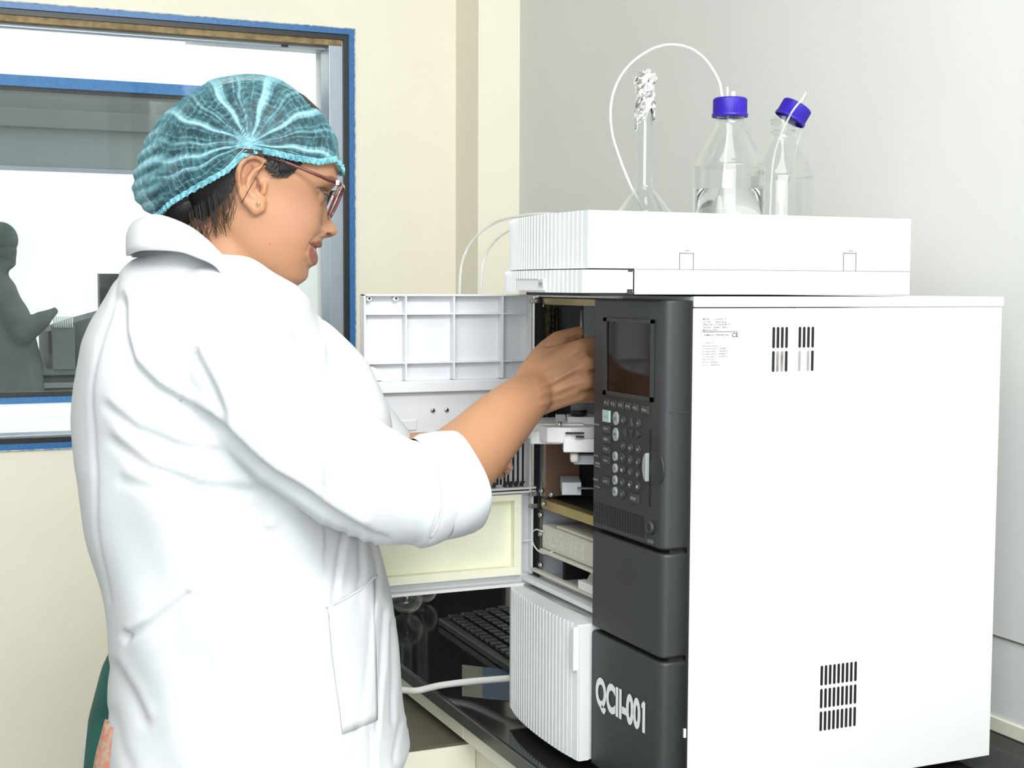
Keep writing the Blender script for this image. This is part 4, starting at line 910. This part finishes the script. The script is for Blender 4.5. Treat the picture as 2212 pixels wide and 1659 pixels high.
# eyes
for s_ in (-1, 1):
    ey = build('eyeball', MB().ell(pp(688, 427, s_*.029), .0088, .0088, .0078, su=32, sv=20), 'eye_white', PE)
    build('iris', MB().ell(pp(696, 429, s_*.030), .0052, .0052, .0052, .0056, .0058, .0058, su=24, sv=14), 'eye_dark', ey)
    lash = MB()
    for k in range(9):
        t = k/8; p = pp(694+8*t, 421+5*t, s_*(.040-.018*t)); lash.tube([p, p+PXE*.004+np.array((0, 0, -.002)), p+PXE*.007+np.array((0, 0, -.001))], [.0004, .0003, .0001], 6)
    build('eyelashes', lash, 'hair', PE)
build('stud_earring', MB().ell(pp(555, 448, -.0835), .0018, .0018, .0026), 'gold_stud', PE)

# hair: scalp shell over the skull, nape, side lock, bun and loose strands
RIM = [(280, 466), (346, 466), (382, 437), (435, 407), (495, 375), (525, 343), (555, 334), (595, 342), (625, 349), (678, 355), (714, 345), (733, 367), (760, 368)]
rimv = lambda u: float(np.interp(u, [r_[0] for r_ in RIM], [r_[1] for r_ in RIM]))
hr = MB()
mbv = MB(); mbv.loft(head_rings(vmax=560, n=420)); V0 = np.array(mbv.v)
hu, hv, hw = to_uvw(V0)
C_ = pp(540, 350); dirn = V0-C_; dirn /= np.linalg.norm(dirn, axis=1)[:, None]
allow_nape = inpoly(hu, hv, [(330, 300), (520, 330), (516, 372), (512, 395), (503, 420), (486, 440), (466, 462), (440, 482), (405, 500), (330, 500)])
allow_temple = inpoly(hu, hv, [(545, 300), (700, 300), (690, 354), (655, 358), (640, 369), (628, 384), (612, 395), (596, 394), (582, 381), (568, 362)])
al = (hv < 352) | allow_nape | allow_temple
V1 = V0+dirn*np.where(hv > 352, .0022, .0005)[:, None]
fc = [f_ for f_ in mbv.f if len(f_) == 4 and all(al[i] for i in f_)]
hr.v = [tuple(p) for p in V1]; hr.f = fc; hr.sm = [True]*len(fc)
hr.ell(pp(402, 322), .031, .05, .040, ex=PXE, ey=PN)
hr.ell(pp(372, 385), .034, .05, .038, ex=PXE, ey=PN)
hr.caps([pp(400, 395), pp(400, 440), pp(425, 460)], [.04, .035, .03])
HR = build('hair', hr, 'hair', PE)
st = MB(); R2 = random.Random(2)
for k in range(80):     # nape and temple wisps
    u0_, v0_ = R2.uniform(415, 505), 0; v0_ = 495-(u0_-415)*.75; w0 = -vi(HD, v0_, 3)/1000*math.sqrt(max(0, 1-((u0_-560)/190.)**2))-.002
    st.tube(smoothpath([pp(u0_-6, v0_-35, w0), pp(u0_, v0_, w0-.001), pp(u0_+R2.uniform(-4, 6), v0_+R2.uniform(14, 30), w0-.001), pp(u0_+R2.uniform(-10, 14), v0_+R2.uniform(35, 60), w0+.001)], 4), .00022, 5)
st.tube(smoothpath([pp(570, 362, -.079), pp(552, 392, -.086), pp(536, 420, -.088), pp(520, 448, -.082)], 6), .0004, 6)
st.tube(smoothpath([pp(488, 400, -.078), pp(482, 440, -.074), pp(484, 480, -.070), pp(489, 515, -.068)], 6), .0004, 6)
for k in range(16):
    a_ = k/15; st.tube(smoothpath([pp(560-50*a_, 337+6*a_, -.080), pp(585, 338+14*a_, -.081), pp(602+22*a_, 352+22*a_, -.079), pp(598+30*a_, 384-4*a_, -.077)], 5), .0007, 6)
for k in range(90):
    a_ = R2.random(); b_ = R2.random(); u1 = 574+80*a_; dn = (12+30*math.sin(math.pi*min(1, a_*1.15)))*(.5+.5*b_); wv = lambda u, v: -vi(HD, v, 3)/1000*abs(math.sin(math.acos(max(-1, min(1, (u-545)/182.)))))**.85-.0045
    P_ = [(u1, 348), (u1+4-10*a_, 348+dn*.5), (u1-2-16*a_, 350+dn), (u1-12-14*a_, 352+dn*1.05)]
    st.tube(smoothpath([pp(a, b, wv(a, b)) for a, b in P_], 4), .0006, 5)
for k in range(8): st.tube(smoothpath([pp(470, 342+k*.7, -.084), pp(520, 337+k, -.087), pp(575, 343+k*1.2, -.084), pp(600, 352+k, -.081)], 5), .0005, 6)
build('loose_strands', st, 'hair', HR)

# hair net
NT = [(166, 505, 575, .022), (170, 482, 590, .03), (176, 455, 606, .04), (190, 432, 630, .054), (220, 388, 665, .068), (262, 344, 706, .080), (302, 320, 727, .086), (340, 304, 732, .087), (367, 297, 735, .086), (385, 292, 738, .085), (420, 290, 738, .08), (448, 308, 738, .072), (470, 338, 738, .064)]
GU, GV = 536, 327
na, nr = 520, 150; rows_ = []; ridge = []
rg = np.random.RandomState(7); ph = rg.rand(12)*6.28
for i in range(nr+1):
    row = []
    for k in range(na):
        a_ = 2*math.pi*k/na; ca, sa = math.cos(a_), math.sin(a_); vr = 350.
        for _ in range(14):
            uL, uR = vi(NT, vr, 1), vi(NT, vr, 2); uu = (uL+uR)/2+(uR-uL)/2*abs(ca)**.88*math.copysign(1, ca); vr = .5*vr+.5*rimv(uu)
        t = i/nr; v_ = 166+(vr-166)*math.sin(t*math.pi/2)**1.6 if t < 1 else vr
        uL, uR, w_ = vi(NT, v_, 1), vi(NT, v_, 2), vi(NT, v_, 3)
        if i == 0: uL, uR, w_ = 538, 542, .002
        ca2 = abs(ca)**.88*math.copysign(1, ca); uu = (uL+uR)/2+(uR-uL)/2*ca2; ww = w_*1.02*abs(sa)**.9*math.copysign(1, sa)
        if t > .93: ww *= 1-.04*(t-.93)/.07
        # gathers radiate from the pinch above the ear
        dx, dy = uu-GU, v_-GV; ps = math.atan2(dy, dx); rr = math.hypot(dx, dy)
        wb = .35*math.sin(rr*.031+ph[3])+.22*math.sin(rr*.09+4*ps)
        f_ = max(0, math.sin(9*ps+ph[0]+wb+.8*math.sin(2*ps)))**7+.7*max(0, math.sin(17*ps+ph[1]+wb*1.6+.9*math.sin(3*ps+1)))**8+.45*max(0, math.sin(37*ps+ph[4]+wb*3))**8
        fine = .5+.5*math.sin(rr*.50+1.5*math.sin(ps*9)+2*math.sin(ps*3+ph[2])+.8*math.sin(ps*31+rr*.1))
        g = f_*math.exp(-((rr-70)/150)**2)+.34*fine**6*min(1, rr/80)*(.6+.4*math.sin(ps*7+rr*.05))
        bunch = math.exp(-(rr/24)**2)
        left = math.exp(-((uu-312)/42)**2)*(.5+.5*math.sin(v_*.21+uu*.1))
        g2 = min(1., g*.8+bunch+.7*left+(.75 if t > .965 else 0))
        off = .0022*g+.003*left
        if t > .955: off += .0012*math.sin(k*.9)+.001
        c_ = pp(uu, v_, ww); cc = pp((uL+uR)/2, v_+(20 if i < 5 else 0)); dd = c_-cc; dd /= np.linalg.norm(dd)+1e-9
        near_g = (math.exp(-(rr/30)**2)*.004 if sa < 0 else 0)
        row.append(c_+dd*(off-near_g)); ridge.append(g2)
    rows_.append(row)
nm = MB().loft(rows_, cap=False)
nm_o = None
NM = bpy.data.materials.new('net_fabric'); NM.use_nodes = True; nt = NM.node_tree; nt.nodes.clear(); M['net_fabric'] = NM
out = nt.nodes.new('ShaderNodeOutputMaterial'); tr_ = nt.nodes.new('ShaderNodeBsdfTransparent'); df = nt.nodes.new('ShaderNodeBsdfDiffuse'); tl = nt.nodes.new('ShaderNodeBsdfTranslucent')
at = nt.nodes.new('ShaderNodeAttribute'); at.attribute_name = 'gather'; tc = nt.nodes.new('ShaderNodeTexCoord')
ns = nt.nodes.new('ShaderNodeTexNoise'); ns.inputs['Scale'].default_value = 130; ns.inputs['Detail'].default_value = 6; ns.inputs['Distortion'].default_value = 1.2; nt.links.new(tc.outputs['Object'], ns.inputs['Vector'])
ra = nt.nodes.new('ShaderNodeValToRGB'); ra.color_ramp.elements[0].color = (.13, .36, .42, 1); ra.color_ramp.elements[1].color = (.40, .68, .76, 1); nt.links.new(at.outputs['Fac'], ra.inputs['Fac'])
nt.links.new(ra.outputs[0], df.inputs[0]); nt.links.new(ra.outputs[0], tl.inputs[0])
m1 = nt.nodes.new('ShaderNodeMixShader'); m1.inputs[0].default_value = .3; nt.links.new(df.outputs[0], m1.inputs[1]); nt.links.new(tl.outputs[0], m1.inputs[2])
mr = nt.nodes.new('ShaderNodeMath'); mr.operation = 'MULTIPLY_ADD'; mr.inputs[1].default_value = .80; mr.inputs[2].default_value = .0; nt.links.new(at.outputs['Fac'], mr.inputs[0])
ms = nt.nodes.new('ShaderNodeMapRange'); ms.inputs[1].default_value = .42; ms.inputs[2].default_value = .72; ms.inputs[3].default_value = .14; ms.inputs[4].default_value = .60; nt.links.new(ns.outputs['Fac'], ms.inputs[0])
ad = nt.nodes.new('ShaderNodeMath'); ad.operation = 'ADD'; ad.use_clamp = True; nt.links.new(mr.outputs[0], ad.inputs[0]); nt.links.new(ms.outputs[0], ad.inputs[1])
lw_ = nt.nodes.new('ShaderNodeLayerWeight'); lw_.inputs[0].default_value = .5; pw_ = nt.nodes.new('ShaderNodeMath'); pw_.operation = 'POWER'; pw_.inputs[1].default_value = 3.; nt.links.new(lw_.outputs['Facing'], pw_.inputs[0])
ad2 = nt.nodes.new('ShaderNodeMath'); ad2.operation = 'MULTIPLY_ADD'; ad2.use_clamp = True; ad2.inputs[1].default_value = .55; nt.links.new(pw_.outputs[0], ad2.inputs[0]); nt.links.new(ad.outputs[0], ad2.inputs[2])
m2 = nt.nodes.new('ShaderNodeMixShader'); nt.links.new(ad2.outputs[0], m2.inputs[0]); nt.links.new(tr_.outputs[0], m2.inputs[1]); nt.links.new(m1.outputs[0], m2.inputs[2]); nt.links.new(m2.outputs[0], out.inputs[0])
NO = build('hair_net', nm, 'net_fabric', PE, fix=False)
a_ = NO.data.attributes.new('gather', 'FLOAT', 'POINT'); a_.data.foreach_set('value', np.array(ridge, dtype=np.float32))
# ruffled elastic along the rim
mat('net_band', (.30, .66, .76), .8, nscale=200, col2=(.16, .48, .58))
rim = rows_[-1]; bn = MB(); top_, mid_, bot_ = [], [], []
for k in range(na):
    p = rim[k]; nx = p-pp(520, 390); nx[2] = 0; nx /= np.linalg.norm(nx)
    s_ = math.sin(k*1.05); top_.append(rows_[-7][k]+nx*.0012); mid_.append(p+nx*(.002+.0012*s_)); bot_.append(p+nx*(.0018-.0012*s_)+np.array((0, 0, -.0052-.0014*abs(s_))))
bn.loft([top_, mid_, bot_], cap=False); build('elastic_band', bn, 'net_band', NO, solid=.0007)

# eyeglasses
GL = []
for s_ in (-1, 1):
    E_ = lambda u, v, w_: pp(u, v, s_*w_)
    tm = MB().tube([E_(575, 353, .081), E_(612, 363, .079), E_(670, 386, .076), E_(726, 408, .067)], [.0012, .0014, .0020, .0024], 10)
    ring = smoothpath([E_(726, 405, .066), E_(734, 406, .04), E_(740, 409, .012), E_(728, 440, .010), E_(711, 472, .014), E_(705, 470, .035), E_(704, 462, .056), E_(714, 434, .068), E_(726, 405, .066)], 6)[:-1]
    if s_ == -1: G = build('eyeglasses', tm, 'frame_maroon', PE)
    else: build('temple', tm, 'frame_maroon', G)
    build('lens_rim', MB().tube(ring, .0017, 8, closed=True), 'frame_maroon', G)
    cen = sum(ring)/len(ring); build('lens', MB().add([cen]+ring, [(0, 1+i, 1+(i+1) % len(ring)) for i in range(len(ring))], True), 'lens', G)
    build('hinge', MB().obox(E_(719, 404, .0705), PXE*.0018, PN*.002, (0, 0, .0026)), 'steel', G)
build('bridge', MB().tube([pp(736, 420, -.012), pp(737, 416, 0), pp(736, 420, .012)], .0016, 8), 'frame_maroon', G)

# ------------------------------------------------------------------ clothes
KS = [(1380, 250, 760, .10), (1450, 217, 780, .10), (1560, 188, 790, .10), (1700, 174, 790, .10)]
kr = MB(); kr.loft([body_ring(vi(KS, v, 1), vi(KS, v, 2), v, vi(KS, v, 3), w0=.015) for v in range(1385, 1901, 20)]); build('green_kurta', kr, 'kurta_green', PE)
fl = MB(); FS = [(1520, 236, 700, .15), (1600, 214, 700, .168), (1659, 204, 700, .170), (1900, 198, 700, .17)]
fl.loft([body_ring(vi(FS, v, 1), 700, v, .060, w0=-.045) for v in range(1530, 1901, 20)]); build('floral_skirt', fl, 'floral', PE)
tz = pp(540, 1890)[2]; lg = MB()
for s_ in (-1, 1):
    a_ = pp(540, 1700, s_*.08); top = a_.copy(); top[2] = tz+.05; bo = a_.copy(); bo[2] = .09; lg.tube([top, (top+bo)/2, bo], [.10, .085, .07], 24)
build('trousers', lg, 'trouser', PE)
sh_ = MB()
for s_ in (-1, 1):
    a_ = pp(540, 1700, s_*.08); a_[2] = .045; sh_.caps([a_-PXE*.04, a_+PXE*.05, a_+PXE*.15], [.044, .042, .034], 16)
V_ = np.array(sh_.v); V_[:, 2] = np.maximum(V_[:, 2], .001); sh_.v = [tuple(p) for p in V_]; build('shoes', sh_, 'dark_unit', PE)
# coat
CS = [(545, 330, 520, .075), (560, 290, 552, .085), (590, 262, 600, .105), (620, 238, 645, .125), (650, 218, 672, .145), (690, 196, 692, .160), (740, 175, 712, .168), (780, 167, 722, .170), (830, 161, 742, .172), (900, 159, 770, .172), (1000, 162, 790, .172), (1060, 172, 798, .170), (1100, 181, 800, .168),
      (1150, 190, 808, .167), (1200, 200, 822, .167), (1260, 213, 838, .170), (1300, 221, 844, .172), (1350, 231, 850, .174), (1400, 238, 857, .176), (1440, 240, 861, .178), (1500, 235, 868, .180), (1560, 229, 878, .182), (1590, 226, 886, .183), (1625, 224, 868, .184), (1659, 222, 852, .184), (1760, 216, 835, .186), (1880, 212, 820, .186)]
ct = MB(); ct.loft([body_ring(vi(CS, v, 1), vi(CS, v, 2), v, vi(CS, v, 3), n=72, ex=.88) for v in range(545, 1881, 12)])
ct.caps([A(470, 740, 1.50), A(560, 850, 1.475), A(650, 940, 1.465), A(760, 1025, 1.462), A(850, 1062, 1.475), A(905, 1062, 1.49)], [.068, .068, .065, .061, .058, .055], 40)
cr1, cr2 = A(880, 1072, 1.484), A(978, 1042, 1.508)
ct.tube([cr1, A(925, 1062, 1.492), cr2], [.0565, .0555, .0540], 40)
ct.caps([A(470, 690, 1.52), A(500, 640, 1.58)], [.062, .055], 32)
ct.caps([A(560, 740, 1.72), A(680, 850, 1.72), A(765, 925, 1.71), A(820, 975, 1.71)], [.062, .058, .052, .045], 32)
ct.caps([A(620, 780, 1.62), A(700, 850, 1.62), A(735, 920, 1.62)], [.065, .062, .06], 32)
me = remesh(ct, .0042, 5, .5)
V, N = mesh_np(me); D3 = (V-CAM)@fw; pu_ = 1106+F*((V-CAM)@CR)/D3; pv_ = 829.5-F*((V-CAM)@CU)/D3
vis = (N@(-fw)) > -.2
def crease(P_, wd, dp, ridge_=0.): 
    global disp
    c_ = stroke2(pu_, pv_, P_, wd)*vis; disp -= .8*dp*c_
    if ridge_: disp += .7*ridge_*stroke2(pu_, pv_, [(a_+wd*1.1, b_-wd*1.3) for a_, b_ in P_], wd*1.0)*vis
disp = np.zeros(len(V))
crease([(262, 650), (262, 720), (285, 790), (335, 840), (390, 872), (450, 915), (520, 965), (590, 1030), (680, 1090), (770, 1142)], 13, .010, .006)
crease([(385, 868), (440, 912), (510, 950)], 6, .006)
crease([(457, 670), (430, 740), (405, 810), (388, 868)], 5, .0022)
crease([(458, 690), (500, 760), (540, 850), (550, 900)], 13, .0045, .003)
crease([(420, 765), (455, 840), (490, 930)], 12, .004, .003)
crease([(450, 900), (490, 955), (545, 1000)], 9, .003)
crease([(235, 880), (290, 930), (380, 965), (455, 975)], 12, .004, .003)
crease([(240, 955), (320, 1015), (430, 1050), (540, 1062)], 14, .0045, .0035)
crease([(262, 1040), (350, 1060), (470, 1080)], 14, .003, .002)
crease([(575, 1145), (520, 1205), (455, 1255), (385, 1300), (320, 1345), (272, 1372)], 9, .009, .007)
crease([(405, 1282), (375, 1320), (330, 1350), (275, 1380)], 9, .006, .004)
crease([(248, 1440), (280, 1500), (305, 1560)], 14, .004, .003)
crease([(240, 1540), (262, 1620), (285, 1659)], 14, .003)
crease([(468, 1480), (440, 1420)], 18, .0025)
crease([(255, 600), (218, 720), (200, 850), (198, 980), (212, 1120), (232, 1300)], 6, .0025)
crease([(560, 1010), (640, 1070), (740, 1128), (830, 1168)], 8, .006)
crease([(925, 980), (952, 1040), (955, 1100), (932, 1165)], 5, .004)
crease([(915, 985), (918, 1010)], 7, .004)
crease([(705, 640), (650, 760)], 25, .002)
for P_, wd, dp in (([(745, 1150), (735, 1220), (722, 1305)], 7, .004), ([(775, 1150), (782, 1240), (775, 1300)], 7, .003), ([(800, 1160), (815, 1230), (812, 1290)], 6, .003), ([(805, 1300), (798, 1420), (775, 1560)], 6, .004), ([(830, 1320), (828, 1450), (810, 1600)], 6, .0035), ([(845, 1350), (852, 1460), (850, 1560)], 6, .003), ([(710, 1330), (716, 1430), (725, 1560)], 5, .0025), ([(770, 1580), (768, 1659)], 7, .003), ([(800, 1580), (805, 1659)], 7, .003), ([(870, 1560), (850, 1640)], 6, .003)): crease(P_, wd, dp, dp*.6)
# broad soft drape
disp += .0022*np.sin(pv_*.021+pu_*.012)*vis*(pu_ < 700)+.0014*np.sin(pu_*.045-pv_*.018)*vis
V = V+N*disp[:, None]
CO = finish('lab_coat', me, V, 'coat', PE)
# pocket, back flap, cuff and collar
def coat_pt(u, v, lift=.0012):      # a point on the coat's near side
    o_ = Vector(CAM-ORG[CO]); d_ = Vector(ray(u, v)).normalized(); return o_, d_
CO_bvh = None
from mathutils.bvhtree import BVHTree
CO_bvh = BVHTree.FromPolygons([tuple(p) for p in V], [tuple(p.vertices) for p in me.polygons])
def hit(u, v, lift=.0015):
    d_ = Vector(ray(u, v)).normalized(); r_ = CO_bvh.ray_cast(Vector(CAM), d_)
    if r_[0] is None: return None
    return np.array(r_[0]+r_[1]*lift)
def patch(name, P_, n, m_, par, lift=.002, thick=.0016):
    """quad patch lying on the coat; P_ = four picture corners"""
    rows = []
    for i in range(n+1):
        row = []
        for j in range(n+1):
            s, t = i/n, j/n; a_ = np.array(P_[0])*(1-t)+np.array(P_[1])*t; b_ = np.array(P_[3])*(1-t)+np.array(P_[2])*t; q_ = a_*(1-s)+b_*s; h_ = hit(q_[0], q_[1], lift)
            if h_ is None: h_ = row[-1] if row else pp(q_[0], q_[1], -.1)
            row.append(h_)
        rows.append(row)
    return build(name, MB().grid(rows), m_, par, solid=thick)
PK = patch('patch_pocket', [(706, 1312), (806, 1250), (812, 1555), (738, 1585)], 14, 'coat', CO, .0020, .0012)
build('pocket_edge', MB().tube([hit(u, v, .0030) for u, v in ((706, 1311), (738, 1295), (772, 1276), (803, 1249), (808, 1243))], .0012, 8), 'coat_seam', CO)
build('armhole_seam', MB().tube([hit(u, v, .0003) for u, v in ((457, 671), (444, 700), (430, 735), (417, 772), (404, 812), (396, 842), (388, 868))], .0006, 8), 'coat_seam', CO)
build('cuff_fold', MB().tube(smoothpath([hit(u, v, .0008) for u, v in ((932, 985), (945, 1010), (953, 1040), (957, 1070), (954, 1105), (944, 1138), (930, 1160))], 4), .0012, 8), 'coat_seam', CO)
# rolled cuff ring around the forearm
ax_ = cr2-cr1; ax_ /= np.linalg.norm(ax_); e1 = np.cross(ax_, (0, 0, 1.)); e1 /= np.linalg.norm(e1); e2 = np.cross(ax_, e1); rings = []
for (s, r_) in ((-.030, .0560), (-.020, .0585), (-.004, .0585), (.008, .0572), (.014, .0555), (.015, .0535), (.008, .0515), (-.010, .051)):
    rings.append([cr2+ax_*(s+.003*math.sin(2*a_+1))+(e1*math.cos(a_)+e2*math.sin(a_))*(r_+.0014*math.sin(5*a_+s*80)) for a_ in np.linspace(0, 2*math.pi, 73)[:-1]])
build('rolled_cuff', MB().loft(rings, cap=False), 'coat', CO)
bf = MB(); rows = []
for v in np.linspace(1425, 1900, 30):
    uE = np.interp(v, [1425, 1480, 1560, 1640, 1700, 1900], [236, 214, 190, 170, 166, 160])
    rows.append([pp(uE+(0 if k == 0 else k*26), v, .07+.004*math.sin(v*.03+k)+k*.022) for k in range(6)])
build('back_flap', MB().grid(rows), 'coat', CO, solid=.003)
cl = MB()
T = [((352, 470), 0.0), ((322, 474), -.035), ((350, 484), -.062), ((405, 492), -.078), ((445, 520), -.084), ((478, 553), -.086), ((513, 587), -.082), ((545, 594), -.070), ((575, 604), -.052), ((606, 626), -.028)]
Bt = [((286, 552), 0.0), ((284, 554), -.060), ((318, 545), -.098), ((390, 548), -.118), ((430, 560), -.122), ((470, 580), -.120), ((500, 625), -.112), ((540, 660), -.095), ((580, 690), -.07), ((615, 700), -.04)]
T[0] = ((300, 480), 0.0); T[1] = ((302, 478), -.035); T[2] = ((345, 471), -.066)
def ringpts(L_, s): return smoothpath([pp(p[0], p[1], w_*s) for p, w_ in L_], 5)
for nm_, s_ in (('collar', 1), ('collar', -1)):
    t_, b_ = ringpts(T, s_), ringpts(Bt, s_); ax = []
    inner = [p+(np.array(pp(470, 590))-p)*np.array((.10, .10, 0))-np.array((0, 0, .02)) for p in t_]
    for f_ in (0, .05, .15, .35, .6, .85, 1.):
        ax.append([p*(1-f_)+q_*f_+np.array((0, 0, .006*math.sin(math.pi*f_)))+(p-np.array(pp(470, p[2]*0+560)))*np.array((1, 1, 0))*.05*math.sin(math.pi*f_) for p, q_ in zip(t_, b_)])
    build(nm_, MB().grid([inner]+ax), 'coat', CO, solid=.0028)
print('SCENE OBJECTS', len(bpy.data.objects))
